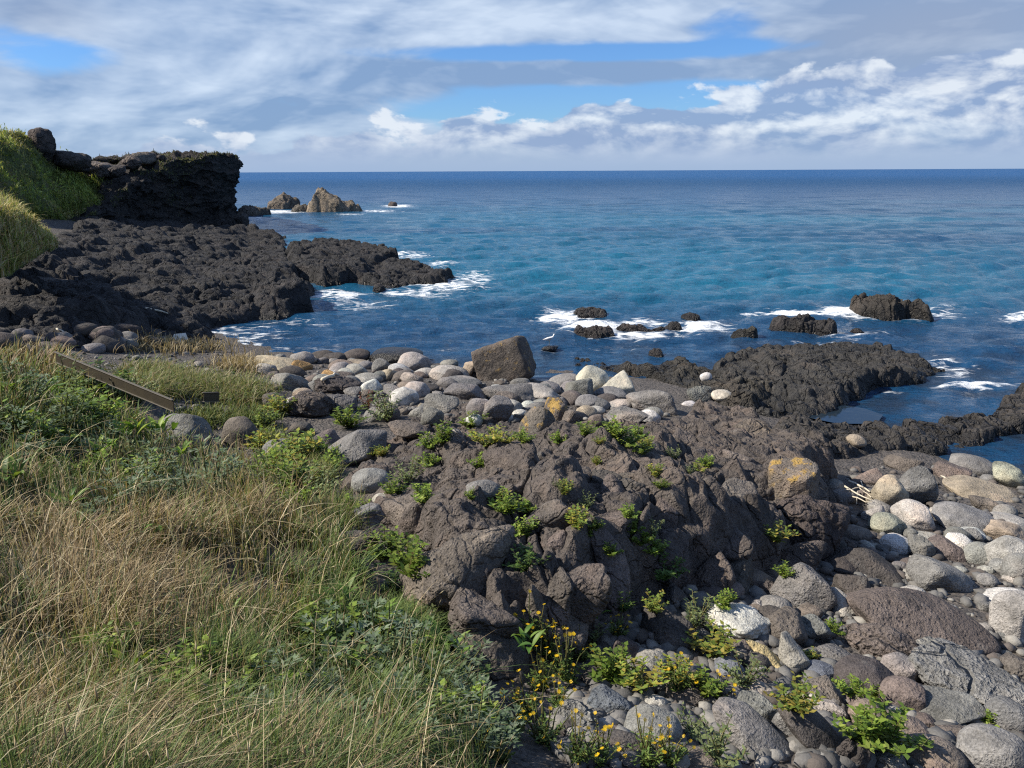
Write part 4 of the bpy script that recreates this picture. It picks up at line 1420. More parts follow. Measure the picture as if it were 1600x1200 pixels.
WORD = dict(grey='grey', pale='pale', ash='grey-brown', brown='brown', tan='tan', white='whitish', red='reddish', dark='dark')
for poly, n, s0, s1, cols, key, where in FILL:
    pts = scatter_px(poly, n, len(where))
    for (u_, v_) in pts:
        col = cols[FR.integers(len(cols))]
        kd = ['round', 'egg', 'egg', 'block'][FR.integers(4)]
        s = s0 + (s1 - s0) * FR.random() ** 1.8
        rock_at(u_, v_, s, s * FR.uniform(.55, .8), kd, col, where_is(u_, v_, 'small %s stone' % WORD[col]), FR.uniform(-20, 20), name='cobble', cat='stone', sink=.3,
                group='small %s stones, %s' % (WORD[col], where), sub=3)

# gravel: nobody could count it
gv, gf, gc = [], [], []
d0, f0 = ico(1)
vi = 0
for poly, n in [(FOOT, 500), (BEACH, 900), (RIGHT, 1300), (FRONT, 800), (LEFTB, 500)]:
    uv = scatter_px(poly, n, n)
    for g in drop_px(uv[:, 0], uv[:, 1]):
        s = .018 + .075 * FR.random() ** 2.0
        a = FR.uniform(0, 6.28)
        R_ = np.array([[math.cos(a), -math.sin(a), 0], [math.sin(a), math.cos(a), 0], [0, 0, 1]])
        pp = (d0 * (1 + FR.uniform(-.32, .25, (len(d0), 1)))) * np.array([s * FR.uniform(.8, 1.6), s, s * .7])
        gv.append(pp @ R_.T + g + np.array([0, 0, s * .3]))
        gf.append(f0 + vi)
        vi += len(d0)
        c_ = np.array(C[['grey', 'pale', 'ash', 'brown', 'ash'][FR.integers(5)]]) * FR.uniform(.45, .85)
        gc.append(np.repeat(c_[None], len(d0), 0))
me = np_mesh('gravel', np.concatenate(gv), np.concatenate(gf))
color_attr(me, 'col', np.concatenate(gc))
M_GRAVEL, k = base_mat('gravel_stone')
ca = k.n('ShaderNodeAttribute', attribute_name='col').outputs['Color']
pos = k.n('ShaderNodeNewGeometry').outputs['Position']
tn = k.m('MULTIPLY_ADD', k.noise(pos, 40, 3), .8, .6)
out_surface(k, k.n('ShaderNodeBsdfPrincipled', {'Base Color': k.mix(1, ca, k.n('ShaderNodeCombineColor', {0: tn, 1: tn, 2: tn}).outputs[0], 'MULTIPLY'), 'Roughness': .85,
                                                'Normal': k.bump(k.noise(pos, 60, 3), .6, .008)}).outputs[0])
tag(new_obj('gravel', me, M_GRAVEL), 'loose gravel and pebbles between the stones', 'gravel', kind='stuff')


# ------------------------------------------------------------------ vegetation
def leaf_material(name, tr=0.35, rough=.6):
    m, k = base_mat(name)
    ca = k.n('ShaderNodeAttribute', attribute_name='col').outputs['Color']
    inf = k.n('ShaderNodeObjectInfo')
    rnd = k.m('MULTIPLY_ADD', inf.outputs['Random'], .35, .82)
    col = k.mix(1, k.mix(1, ca, k.n('ShaderNodeCombineColor', {0: rnd, 1: rnd, 2: rnd}).outputs[0], 'MULTIPLY'), inf.outputs['Color'], 'MULTIPLY')
    p = k.n('ShaderNodeBsdfPrincipled', {'Base Color': col, 'Roughness': rough})
    p.inputs['Specular IOR Level'].default_value = .3
    t = k.n('ShaderNodeBsdfTranslucent', {'Color': k.mix(1, col, (1.15, 1.1, .6), 'MULTIPLY')})
    out_surface(k, k.n('ShaderNodeMixShader', {0: tr, 1: p.outputs[0], 2: t.outputs[0]}).outputs[0])
    return m


M_GRASS = leaf_material('grass_blades', .28, .65)
M_LEAF = leaf_material('leaves', .35, .5)
GR = np.random.default_rng(21)


def blades(root, L, wid, ang, bend, colr, tipcol=None):
    n = len(root)
    ts = np.array([0, .28, .56, .8, 1.0])
    dirx, diry = np.cos(ang), np.sin(ang)
    sa = ang + np.pi / 2 + GR.normal(0, .5, n)
    sxv, syv = np.cos(sa), np.sin(sa)
    V = np.empty((n, 9, 3))
    Cc = np.empty((n, 9, 3))
    for i, t in enumerate(ts):
        hor = L * bend * t ** 1.7
        up = L * (t - .55 * np.minimum(bend, 1.3) * t ** 2.3)
        c = root + np.stack([dirx * hor, diry * hor, up], 1)
        wv = (wid * (1 - t) ** .6 * .5)[:, None] * np.stack([sxv, syv, 0 * sxv], 1)
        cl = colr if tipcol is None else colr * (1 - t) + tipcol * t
        if i < 4:
            V[:, 2 * i], V[:, 2 * i + 1] = c - wv, c + wv
            Cc[:, 2 * i] = Cc[:, 2 * i + 1] = cl
        else:
            V[:, 8] = c
            Cc[:, 8] = cl
    b = np.arange(n)[:, None] * 9
    q = np.concatenate([b + np.array([[0, 1, 3, 2]]), b + np.array([[2, 3, 5, 4]]), b + np.array([[4, 5, 7, 6]])])
    t3 = b + np.array([[6, 7, 8]])
    return V.reshape(-1, 3), q, t3, Cc.reshape(-1, 3)


def stalks(root, L, wid, ang, bend, colr, head):
    """Tall stems that carry a narrow seed head."""
    v1, q1, t1, c1 = blades(root, L, wid, ang, bend, colr)
    tipb = v1.reshape(-1, 9, 3)
    tip, prev = tipb[:, 8], (tipb[:, 6] + tipb[:, 7]) / 2
    ax = tip - prev
    ax /= np.linalg.norm(ax, axis=1, keepdims=True)
    n = len(root)
    hl = head[:, None]
    s1 = np.cross(ax, np.array([0, 0, 1.0])[None] + .01)
    s1 /= np.linalg.norm(s1, axis=1, keepdims=True)
    s2 = np.cross(ax, s1)
    base = tip - ax * hl * .3
    mid = tip + ax * hl * .15
    top_ = tip + ax * hl * .7
    r = hl * .055
    V = np.stack([base, mid + s1 * r, mid + s2 * r, mid - s1 * r, mid - s2 * r, top_], 1).reshape(-1, 3)
    b = np.arange(n)[:, None] * 6 + len(v1)
    F = np.concatenate([b + np.array([[0, i, j]]) for i, j in ((1, 2), (2, 3), (3, 4), (4, 1))] + [b + np.array([[5, j, i]]) for i, j in ((1, 2), (2, 3), (3, 4), (4, 1))])
    return np.concatenate([v1, V]), q1, np.concatenate([t1, F]), np.concatenate([c1, np.repeat(colr, 6, 0)])


def veg_object(name, parts, label, cat, mat=M_GRASS):
    vs, qs, ts, cs = [], [], [], []
    o_ = 0
    for v, q, t, c in parts:
        vs.append(v)
        cs.append(c)
        if len(q):
            qs.append(q + o_)
        if len(t):
            ts.append(t + o_)
        o_ += len(v)
    fl = ([np.concatenate(qs)] if qs else []) + ([np.concatenate(ts)] if ts else [])
    me = np_mesh(name, np.concatenate(vs), fl)
    color_attr(me, 'col', np.clip(np.concatenate(cs), 0, 1))
    return tag(new_obj(name, me, mat), label, cat, kind='stuff')


def gauss(u, v, lst):
    s = np.zeros(len(u))
    for a, b, ru, rv, k in lst:
        s += k * np.exp(-(((u - a) / ru) ** 2 + ((v - b) / rv) ** 2))
    return s


TANS = np.array([(.30, .225, .125), (.36, .285, .165), (.22, .155, .085), (.27, .20, .12), (.46, .39, .25), (.16, .11, .065)])
GREENS = np.array([(.10, .15, .038), (.14, .195, .05), (.07, .11, .035), (.17, .21, .065), (.10, .15, .06)])
YGREEN = np.array([(.20, .23, .06), (.25, .26, .08), (.15, .19, .05), (.30, .27, .11)])


def pick(pal, n):
    return pal[GR.integers(len(pal), size=n)] * GR.uniform(.72, 1.2, (n, 1))


BANK = [(-260, 556), (0, 556), (80, 566), (180, 640), (250, 690), (330, 722), (430, 722), (480, 780), (530, 870), (575, 945), (670, 1060), (730, 1150), (760, 1300), (760, 1500), (-260, 1500)]
DRY = [(230, 900, 330, 130, .50), (60, 1100, 170, 200, .45), (100, 565, 190, 45, .50), (450, 790, 120, 60, .30), (330, 1000, 150, 80, .25), (560, 1060, 170, 170, -.35), (420, 900, 90, 90, -.2),
       (120, 665, 220, 50, -.22), (300, 1120, 260, 90, -.25), (560, 940, 60, 60, -.25), (420, 1120, 160, 70, -.15)]


def bank_grass(n, seed):
    uv = []
    P = np.array(BANK, float)
    rg = np.random.default_rng(seed)
    tot = 0
    while tot < n:
        c = np.stack([rg.uniform(-260, 760, 40000), 556 + 944 * rg.random(40000) ** 1.25], 1)
        keep = poly_sdf(c[:, 0], c[:, 1], P) > rg.normal(-4, 8, 40000)
        c = c[keep]
        uv.append(c)
        tot += len(c)
    return np.concatenate(uv)[:n]


uv = bank_grass(105000, 31)
pr = drop_px(uv[:, 0], uv[:, 1])
dist = np.hypot(pr[:, 0], pr[:, 1])
n = len(pr)
clump = fbm(pr * 1.6, 3, 61) * 1.5
gap = fbm(pr * 2.7, 2, 66)
keep_ = GR.random(n) < np.clip(.70 + 2.0 * gap + .3 * clump, .06, 1)
uv, pr, dist, clump = uv[keep_], pr[keep_], dist[keep_], clump[keep_]
n = len(pr)
# blades gather in tufts
tuft = np.stack([fbm(pr * 5, 2, 63), fbm(pr * 5, 2, 64), 0 * dist], 1)
pr = pr - tuft * .07
dryp = np.clip(.20 + gauss(uv[:, 0], uv[:, 1], DRY) + .28 * clump, .05, .95)
isdry = GR.random(n) < dryp
L = GR.uniform(.16, .50, n) * (1 + .5 * np.clip(clump, -.8, 1)) * (1 + .55 * gauss(uv[:, 0], uv[:, 1], [(60, 580, 160, 50, 1.0)]))
wid = np.maximum(.0060, .0015 * dist) * GR.uniform(.5, 1.7, n)
swirl = 6.28 * fbm(pr * .9, 2, 71) + GR.normal(0, 1.0, n)
bend = np.abs(GR.normal(.42, .34, n)) + .12 * isdry
colr = np.where(isdry[:, None], pick(TANS, n), pick(GREENS, n))
gold = gauss(uv[:, 0], uv[:, 1], [(80, 560, 220, 40, .8), (380, 745, 140, 40, .5), (430, 800, 100, 60, .3)])
colr = colr * (1 - .5 * np.clip(gold, 0, 1)[:, None] * ~isdry[:, None]) + .5 * (np.clip(gold, 0, 1) * ~isdry)[:, None] * pick(YGREEN, n)
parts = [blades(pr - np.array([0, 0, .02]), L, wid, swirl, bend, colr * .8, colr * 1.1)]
uv2 = bank_grass(4200, 33)
uv2 = uv2[GR.random(len(uv2)) < np.clip(.35 + gauss(uv2[:, 0], uv2[:, 1], [(450, 780, 130, 90, 1.2), (60, 575, 200, 60, .9), (230, 900, 300, 120, .5)]), 0, 1)]
ps = drop_px(uv2[:, 0], uv2[:, 1])
m_ = len(ps)
ds = np.hypot(ps[:, 0], ps[:, 1])
parts.append(stalks(ps, GR.uniform(.40, .80, m_), np.maximum(.0026, .0008 * ds), GR.uniform(0, 6.28, m_), np.abs(GR.normal(.22, .16, m_)), pick(TANS[[0, 1, 4]], m_) * 1.05, GR.uniform(.035, .07, m_)))
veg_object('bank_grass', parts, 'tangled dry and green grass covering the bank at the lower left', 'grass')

# straggling dead stems lying over the bank
uv3 = bank_grass(420, 37)
ps = drop_px(uv3[:, 0], uv3[:, 1])
m_ = len(ps)
ds = np.hypot(ps[:, 0], ps[:, 1])
veg_object('dead_stems', [blades(ps + np.array([0, 0, .12]), GR.uniform(.35, .8, m_), np.maximum(.004, .0011 * ds), GR.uniform(0, 6.28, m_), GR.uniform(.6, 1.3, m_), pick(TANS[[1, 4]], m_) * 1.25)],
           'pale dead stems lying across the grass of the bank', 'dead stems')


def grass_patch(label, specs, n, Lr, pal, seed, bend0=.7, name='grass_patch', lift=0.0):
    uvs = []
    for (a, b, ru, rv, wgt) in specs:
        k_ = int(n * wgt)
        uvs.append(np.stack([a + ru * GR.normal(0, .45, k_), b + rv * GR.normal(0, .45, k_)], 1))
    uv = np.concatenate(uvs)
    p = drop_px(uv[:, 0], uv[:, 1])
    k_ = len(p)
    d_ = np.hypot(p[:, 0], p[:, 1])
    c_ = pick(pal, k_)
    return veg_object(name, [blades(p, GR.uniform(*Lr, k_), np.maximum(.003, .0010 * d_) * GR.uniform(.7, 1.4, k_), GR.uniform(0, 6.28, k_), np.abs(GR.normal(bend0, .3, k_)), c_ * .8, c_ * 1.15)], label, 'grass')


MIXG = np.concatenate([YGREEN, GREENS[:2], TANS[[0, 4]]])
grass_patch('arching yellow-green grass tufts beside the long beam', [(290, 610, 110, 18, .6), (240, 590, 60, 15, .2), (380, 620, 50, 20, .2)], 6500, (.3, .62), MIXG, 1, .8, 'grass_tuft')
grass_patch('fresh green grass strip below the tufts, between the two boulders', [(330, 655, 60, 18, .4), (395, 655, 40, 20, .35), (420, 690, 30, 14, .25)], 3000, (.12, .3), np.concatenate([YGREEN, GREENS]), 2, .6)
grass_patch('fine green grass hanging at the outcrop foot', [(650, 985, 60, 26, 1.0)], 2600, (.18, .34), GREENS * 1.25, 3, .7)
grass_patch('wispy dry grass along the ledge behind the tufts', [(270, 545, 90, 10, .6), (380, 575, 50, 14, .4)], 2200, (.25, .5), TANS[[0, 1, 4]], 4, .5)
grass_patch('grass growing up around the boulders left of the leaning slab', [(490, 740, 40, 30, .6), (530, 810, 40, 30, .4)], 2600, (.18, .4), np.concatenate([YGREEN, GREENS, TANS[:2]]), 5, .6)


def drape(o, n, seed):
    """Random points on a lofted slope."""
    me = o.data
    nv_ = len(me.vertices)
    co = np.empty(nv_ * 3, np.float32)
    me.vertices.foreach_get('co', co)
    co = co.reshape(-1, 3)
    pv_ = np.array([p.vertices[:] for p in me.polygons])
    rg = np.random.default_rng(seed)
    q = pv_[rg.integers(len(pv_), size=n)]
    a, b = rg.random((n, 1)), rg.random((n, 1))
    return (co[q[:, 0]] * (1 - a) + co[q[:, 1]] * a) * (1 - b) + (co[q[:, 3]] * (1 - a) + co[q[:, 2]] * a) * b


pk = drape(knoll, 14000, 3)
k_ = len(pk)
cc = pick(np.concatenate([TANS[[0, 1, 4]], YGREEN]), k_) * 1.3
veg_object('knoll_grass', [blades(pk, GR.uniform(.3, .85, k_) * (1 + .6 * fbm(pk * .9, 2, 5)) * (1 - .6 * smooth(project(pk)[0], 10, 85)), GR.uniform(.025, .055, k_), GR.uniform(0, 6.28, k_), np.abs(GR.normal(.5, .35, k_)), cc * .8, cc * 1.1)],
           'straw-coloured grass over the knoll at the left edge', 'grass')


def leaf_cloud(p, size, colr):
    """Single folded leaves scattered at given points."""
    n = len(p)
    a = GR.normal(size=(n, 3))
    a[:, 2] = np.abs(a[:, 2]) * .6
    a /= np.linalg.norm(a, axis=1, keepdims=True)
    s = np.cross(a, GR.normal(size=(n, 3)))
    s /= np.linalg.norm(s, axis=1, keepdims=True)
    z_ = size[:, None]
    V = np.stack([p, p + a * z_ * .5 + s * z_ * .28, p + a * z_, p + a * z_ * .5 - s * z_ * .28], 1).reshape(-1, 3)
    b = np.arange(n)[:, None] * 4
    return V, b + np.array([[0, 1, 2, 3]]), np.zeros((0, 3), int), np.repeat(colr, 4, 0)


ph = drape(hill, 30000, 5)
hu, hv = project(ph)
sh = fbm(ph * .45, 3, 81) + .5 * np.exp(-(((hu - 110) / 70) ** 2 + ((hv - 285) / 35) ** 2))
bush = smooth(sh, .0, .35)
cs_ = np.where((GR.random(len(ph)) < bush)[:, None], pick(np.array([(.30, .36, .08), (.23, .30, .07), (.38, .40, .11), (.14, .19, .055)]), len(ph)), pick(np.array([(.32, .32, .11), (.24, .27, .09), (.40, .35, .16)]), len(ph)))
up_ = GR.random(len(ph)) * (.05 + .9 * bush * np.clip(.3 + 2.2 * fbm(ph * .6, 2, 83), 0, 1.3))
cs_ = cs_ * (.55 + .6 * smooth(fbm(ph * .5, 3, 85), -.3, .3))[:, None]
ph[:, 2] += up_
kb = len(ph) // 4
veg_object('hillside_shrubs', [leaf_cloud(ph[:kb], GR.uniform(.15, .34, kb), cs_[:kb]), blades(ph[kb:] - np.array([0, 0, .1]), GR.uniform(.25, .6, len(ph) - kb), np.full(len(ph) - kb, .05), GR.uniform(0, 6.28, len(ph) - kb), np.abs(GR.normal(.6, .3, len(ph) - kb)), cs_[kb:])],
           'low green shrubs and turf over the slope at the left edge', 'shrubs', M_LEAF)
pc = drape(cliff, 60000, 6)
cu, cv = project(pc)
topk = (pc[:, 2] > np.interp(pc[:, 0], np.sort(cl_base[:, 0]), cl_top[np.argsort(cl_base[:, 0])]) - .5) & (fbm(pc * .4, 2, 4) > -.05)
pc = pc[topk][:5000]
veg_object('headland_turf', [blades(pc, GR.uniform(.15, .4, len(pc)), np.full(len(pc), .07), GR.uniform(0, 6.28, len(pc)), np.abs(GR.normal(.6, .3, len(pc))), pick(np.array([(.12, .14, .05), (.17, .16, .07), (.08, .10, .04)]), len(pc)))],
           'thin turf on top of the headland cliff', 'turf')

# ---- single plants: every copy is a thing with its own parts
PR = np.random.default_rng(8)


def leaf_strip(base, dirv, L, w_, curl, up):
    """Folded leaf of three segments: returns verts (10) and quads."""
    dirv = dirv / np.linalg.norm(dirv)
    side = np.cross(dirv, [0, 0, 1.0])
    side /= np.linalg.norm(side) + 1e-9
    V, F = [], []
    prof = [.25, .9, 1.0, .6, .04]
    for i, t in enumerate(np.linspace(0, 1, 5)):
        c = base + dirv * L * t + np.array([0, 0, up * L * t - curl * L * t * t])
        hw = w_ * prof[i] / 2
        V += [c - side * hw + np.array([0, 0, hw * .35]), c, c + side * hw + np.array([0, 0, hw * .35])]
        if i:
            a, b = 3 * (i - 1), 3 * i
            F += [[a, a + 1, b + 1, b], [a + 1, a + 2, b + 2, b + 1]]
    return np.array(V), np.array(F)


def merged(items, colf):
    vs, fs, cs, o_ = [], [], [], 0
    for v, f in items:
        vs.append(v)
        fs.append(f + o_)
        cs.append(np.repeat(colf()[None], len(v), 0))
        o_ += len(v)
    return np.concatenate(vs), np.concatenate(fs), np.concatenate(cs)


def mesh_of(name, items, colf, mat):
    v, f, c = merged(items, colf)
    me = np_mesh(name, v, f)
    color_attr(me, 'col', c)
    me.materials.append(mat)
    return me


def stem_strip(pts, w_):
    V, F = [], []
    for i, p in enumerate(pts):
        r = w_ * (1 - .6 * i / (len(pts) - 1))
        for a in (0, 2.1, 4.2):
            V.append(p + np.array([math.cos(a) * r, math.sin(a) * r, 0]))
        if i:
            a, b = 3 * (i - 1), 3 * i
            F += [[a + j, a + (j + 1) % 3, b + (j + 1) % 3, b + j] for j in range(3)]
    return np.array(V), np.array(F)


def small_leaf(p, d, L, w_):
    d = d / np.linalg.norm(d)
    s = np.cross(d, [0, 0, 1.0])
    s /= np.linalg.norm(s) + 1e-9
    u_ = np.cross(s, d)
    return np.array([p, p + d * L * .45 + s * w_ / 2, p + d * L - u_ * L * .12, p + d * L * .45 - s * w_ / 2]), np.array([[0, 1, 2, 3]])


def stems_and_leaves(rg, n_st, H, spread, n_lf, lf_l, lf_w, droop=.2, start=.1, pinnate=0):
    st, lf, tips = [], [], []
    for i in range(n_st):
        a = rg.uniform(0, 6.28)
        sp = spread * math.sqrt(rg.random())
        h = H * rg.uniform(.6, 1.0) * (1 - .35 * sp / max(spread, .01))
        pts = []
        for t in np.linspace(0, 1, 4):
            pts.append(np.array([math.cos(a) * sp * t ** .8, math.sin(a) * sp * t ** .8, h * t - droop * sp * t * t]) + rg.normal(0, .006, 3))
        st.append(stem_strip(pts, .0035 * H / .2))
        tips.append(pts[-1])
        for j in range(n_lf):
            t = start + (1 - start) * (j + rg.random()) / n_lf
            k = min(2, int(t * 3))
            p = pts[k] + (pts[k + 1] - pts[k]) * (t * 3 - k)
            b = j * 2.4 + rg.uniform(-.4, .4)
            d = np.array([math.cos(b), math.sin(b), rg.uniform(.1, .9)])
            ll = lf_l * rg.uniform(.7, 1.15) * (1 - .4 * t)
            if pinnate:
                d /= np.linalg.norm(d)
                for q in range(pinnate):
                    tt = (q + .6) / pinnate
                    s = np.cross(d, [0, 0, 1.0])
                    for sg in (-1, 1):
                        lf.append(small_leaf(p + d * ll * tt * .8, d * .8 + sg * s * .9 + np.array([0, 0, .15]), ll * .55 * (1.1 - .6 * abs(tt - .4)), lf_w))
                lf.append(small_leaf(p + d * ll * .5, d, ll * .6, lf_w))
            else:
                lf.append(small_leaf(p, d, ll, lf_w))
    return st, lf, tips


def palf(pal, rg, lo=.75, hi=1.25):
    pal = np.array(pal)
    return lambda: pal[rg.integers(len(pal))] * rg.uniform(lo, hi)


# yellow flower head: a ring of rays over a small cup
fv, ff = [], []
for i in range(9):
    a = i / 9 * 6.283
    b = .30
    c_, s_ = math.cos(a), math.sin(a)
    fv += [[.0, 0, .02], [c_ * .6 - s_ * b * .5, s_ * .6 + c_ * b * .5, .10], [c_, s_, .16], [c_ * .6 + s_ * b * .5, s_ * .6 - c_ * b * .5, .10]]
    ff.append([4 * i, 4 * i + 1, 4 * i + 2, 4 * i + 3])
fv += [[0, 0, -.35], [.22, 0, .0], [-.11, .19, 0], [-.11, -.19, 0]]
nb = 36
flower_me = np_mesh('flower', np.array(fv, float), [np.array(ff), np.array([[nb, nb + 1, nb + 2], [nb, nb + 2, nb + 3], [nb, nb + 3, nb + 1]])], False)
color_attr(flower_me, 'col', np.array([(.80, .52, .015)] * 36 + [(.12, .17, .04)] * 4))
flower_me.materials.append(M_LEAF)

PLANTS = {}


def plant_proto(kind, var):
    key = (kind, var)
    if key in PLANTS:
        return PLANTS[key]
    rg = np.random.default_rng(hash_plant[kind] * 50 + var)
    fl = []
    if kind == 'weed':
        st, lf, tips = stems_and_leaves(rg, 15, .20, .14, 20, .052, .019)
        pal = [(.16, .24, .035), (.21, .29, .045), (.12, .19, .03), (.25, .30, .06)]
    elif kind == 'greyweed':
        st, lf, tips = stems_and_leaves(rg, 12, .26, .15, 14, .05, .013)
        pal = [(.15, .19, .075), (.20, .23, .10), (.11, .15, .06)]
    elif kind == 'yellowweed':
        st, lf, tips = stems_and_leaves(rg, 14, .20, .12, 18, .046, .017)
        pal = [(.28, .29, .05), (.21, .27, .05), (.34, .28, .06), (.15, .22, .045)]
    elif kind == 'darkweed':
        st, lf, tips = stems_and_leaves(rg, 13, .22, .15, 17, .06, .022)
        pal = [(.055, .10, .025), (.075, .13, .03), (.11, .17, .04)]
    elif kind == 'redweed':
        st, lf, tips = stems_and_leaves(rg, 9, .3, .10, 14, .045, .014)
        pal = [(.22, .045, .03), (.16, .035, .025), (.20, .09, .04)]
    elif kind == 'mugwort':
        st, lf, tips = stems_and_leaves(rg, 5, .34, .16, 10, .095, .011, pinnate=2)
        pal = [(.115, .165, .085), (.145, .195, .11), (.085, .13, .06), (.19, .23, .15)]
    elif kind == 'flower':
        st, lf, tips = stems_and_leaves(rg, 15, .28, .14, 16, .06, .015, start=.0)
        s2, l2, t2 = stems_and_leaves(rg, 13, .46, .18, 3, .03, .008, start=.4)
        st += s2
        lf += l2
        fl = t2
        pal = [(.11, .17, .04), (.15, .22, .05), (.085, .135, .035), (.19, .25, .06)]
    stm = mesh_of(kind + '_stem', st, palf([(.12, .13, .05), (.17, .15, .06)], rg), M_LEAF)
    lfm = mesh_of(kind + '_foliage', lf, palf(pal, rg), M_LEAF)
    PLANTS[key] = (stm, lfm, fl)
    return PLANTS[key]


hash_plant = {'weed': 1, 'greyweed': 2, 'yellowweed': 3, 'darkweed': 4, 'redweed': 5, 'mugwort': 6, 'flower': 7}
H_PLANT = {'weed': .22, 'greyweed': .26, 'yellowweed': .21, 'darkweed': .24, 'redweed': .3, 'mugwort': .36, 'flower': .46}


def put_plant(kind, loc, size, label, name, cat, group=None, nvar=4, n_fl=None, tint=None):
    stm, lfm, fl = plant_proto(kind, int(PR.integers(nvar)))
    e = bpy.data.objects.new(name, None)
    COL.objects.link(e)
    s = size / H_PLANT[kind]
    e.location = loc
    e.scale = (s, s, s)
    e.rotation_euler = (PR.normal(0, .08), PR.normal(0, .08), PR.uniform(0, 6.28))
    tag(e, label, cat, group)
    for nm, me in (('stem', stm), ('foliage', lfm)):
        c = bpy.data.objects.new(nm, me)
        c.parent = e
        COL.objects.link(c)
        if tint:
            c.color = (*tint, 1)
    for i, t in enumerate(fl):
        if n_fl is not None and i >= n_fl:
            break
        c = bpy.data.objects.new('flower', flower_me)
        c.parent = e
        c.location = Vector(t)
        r_ = PR.uniform(.013, .022) / s * min(1.0, s * 1.2)
        c.scale = (r_, r_, r_)
        c.rotation_euler = (PR.normal(0, .5) - .2, PR.normal(0, .5), PR.uniform(0, 6))
        COL.objects.link(c)
    return e


bpy.context.view_layer.update()
DG = bpy.context.evaluated_depsgraph_get()
SKIP = ('grass', 'stems', 'sea', 'shrub', 'turf', 'tuft', 'patch')
_hide = [o for o in SC.objects if o.name.startswith(('bank_grass', 'dead_stems', 'grass_', 'knoll_grass', 'hillside_shrubs', 'headland_turf', 'sea'))and o.name.split('.')[0] not in ('sea_rock', 'sea_stack')]
for o in _hide:
    o.hide_viewport = True
bpy.context.view_layer.update()
DG = bpy.context.evaluated_depsgraph_get()


def hit_px(u, v):
    d = Vector(ray(u, v)).normalized()
    ok, loc, nrm, idx, ob, mw = SC.ray_cast(DG, Vector((0, 0, CAM_Z)), d)
    return (Vector(loc), (loc - Vector((0, 0, CAM_Z))).length) if ok else (None, None)


PLANT_TABLE = '''
545 668 62 weed bright leafy cushion of weeds beside the pitted grey lava lump
605 655 70 greyweed grey-green feathery weed right of the red-leaved one
572 640 50 redweed red-leaved weed standing at the edge of the beach
692 692 52 weed bright green weed by the pale grey wedge stone
738 668 46 weed small green weed at the back of the outcrop by the rust-coloured stone
762 698 66 yellowweed yellow-green weed in the cleft left of the rounded reddish dome
748 730 40 weed small weed below the rounded reddish dome
640 752 62 greyweed grey-green weed beside the pale lichened stone
662 782 50 weed weed trailing over the light grey crust
786 800 60 weed weed in the gap right of the small grey-brown dome rock
822 834 46 weed weed in the shadowed cleft right of the big cracked dome
898 822 54 yellowweed yellow-topped bushy weed alone on the brown face
982 806 34 weed small weed left of the long grey dome
1002 848 36 weed weed above the hollow in the outcrop's right half
1022 862 40 weed weed hanging into the hollow in the outcrop's right half
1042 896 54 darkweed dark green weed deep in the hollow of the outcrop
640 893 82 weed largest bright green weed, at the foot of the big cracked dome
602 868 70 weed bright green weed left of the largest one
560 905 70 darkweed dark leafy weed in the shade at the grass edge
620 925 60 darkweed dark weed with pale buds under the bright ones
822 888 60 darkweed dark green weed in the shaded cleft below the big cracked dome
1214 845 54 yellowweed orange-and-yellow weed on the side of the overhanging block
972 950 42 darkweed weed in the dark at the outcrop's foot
1022 950 46 yellowweed pale yellow-green rosette at the outcrop's foot
1086 975 72 greyweed tall pale weed left of the white-crusted lump
1112 1020 80 yellowweed yellow-green weed before the white-crusted lump
1132 948 42 weed bright small weed at the outcrop's right foot
962 682 50 weed mat of weed along the crest hump of the outcrop
998 684 34 weed small bright tuft of weed on the crest hump
1012 702 40 yellowweed yellowish weed trailing down the crest hump
1055 715 34 greyweed dry-looking weed on the far slope of the outcrop
872 690 30 weed small weed under the orange-lichened pair
915 678 40 weed weed at the left end of the crest hump
818 690 36 weed weed on the smooth brown hump
545 805 56 weed weed at the grass edge left of the squarish grey block
492 760 56 yellowweed yellow-leaved weed below the leaning slab's boulder
520 725 46 weed weed under the left end of the leaning slab
1376 1165 96 weed big bright green weed between stones at the lower right
1346 1155 70 weed bright green weed just left of the big one at the lower right
1332 1083 46 weed small weed on the square brown stone
1370 1090 30 weed tiny weed right of the square brown stone
1548 1130 32 weed tiny weed beside the corner boulder
1268 1026 26 yellowweed tiny yellow weed beside the pale grey block
1000 1072 78 yellowweed yellow-green weed above the small pale stone
950 1062 84 weed leafy weed behind the dark faceted rock
925 1000 56 greyweed thin weed against the outcrop foot
1060 1062 66 yellowweed yellow-green weed beside the reddish slab
1100 1082 60 weed weed between the reddish slab and the pinkish oval stone
1162 1068 70 greyweed pale weed behind the pinkish oval stone
1240 1106 72 yellowweed weed with orange tops beside the upright grey stone
1122 1190 90 greyweed tall pale weed left of the long smooth grey boulder
1080 1142 56 greyweed pale weed beside the rounded grey boulder
440 650 56 yellowweed yellow-green weed left of the rough dark lava lump
415 668 44 weed weed right of the upright egg-shaped boulder
470 700 40 weed weed between the boulders left of the leaning slab
610 770 44 weed weed under the pale lichened stone
668 728 38 weed weed in a crack on the left slope of the outcrop
790 690 34 yellowweed yellowish weed at the top left of the outcrop
1300 985 30 weed small weed beside the great brown slab
1226 900 34 weed weed on the dark side of the big grey boulder
'''
for line in PLANT_TABLE.strip().split('\n'):
    u_, v_, s_, kd, lb = line.split(None, 4)
    loc, t = hit_px(float(u_), float(v_))
    if loc is None:
        continue
    loc.z -= .03
    put_plant(kd, loc, float(s_) / F_PX * t * .95, lb, 'weed', 'weed', 'weeds growing among the rocks')

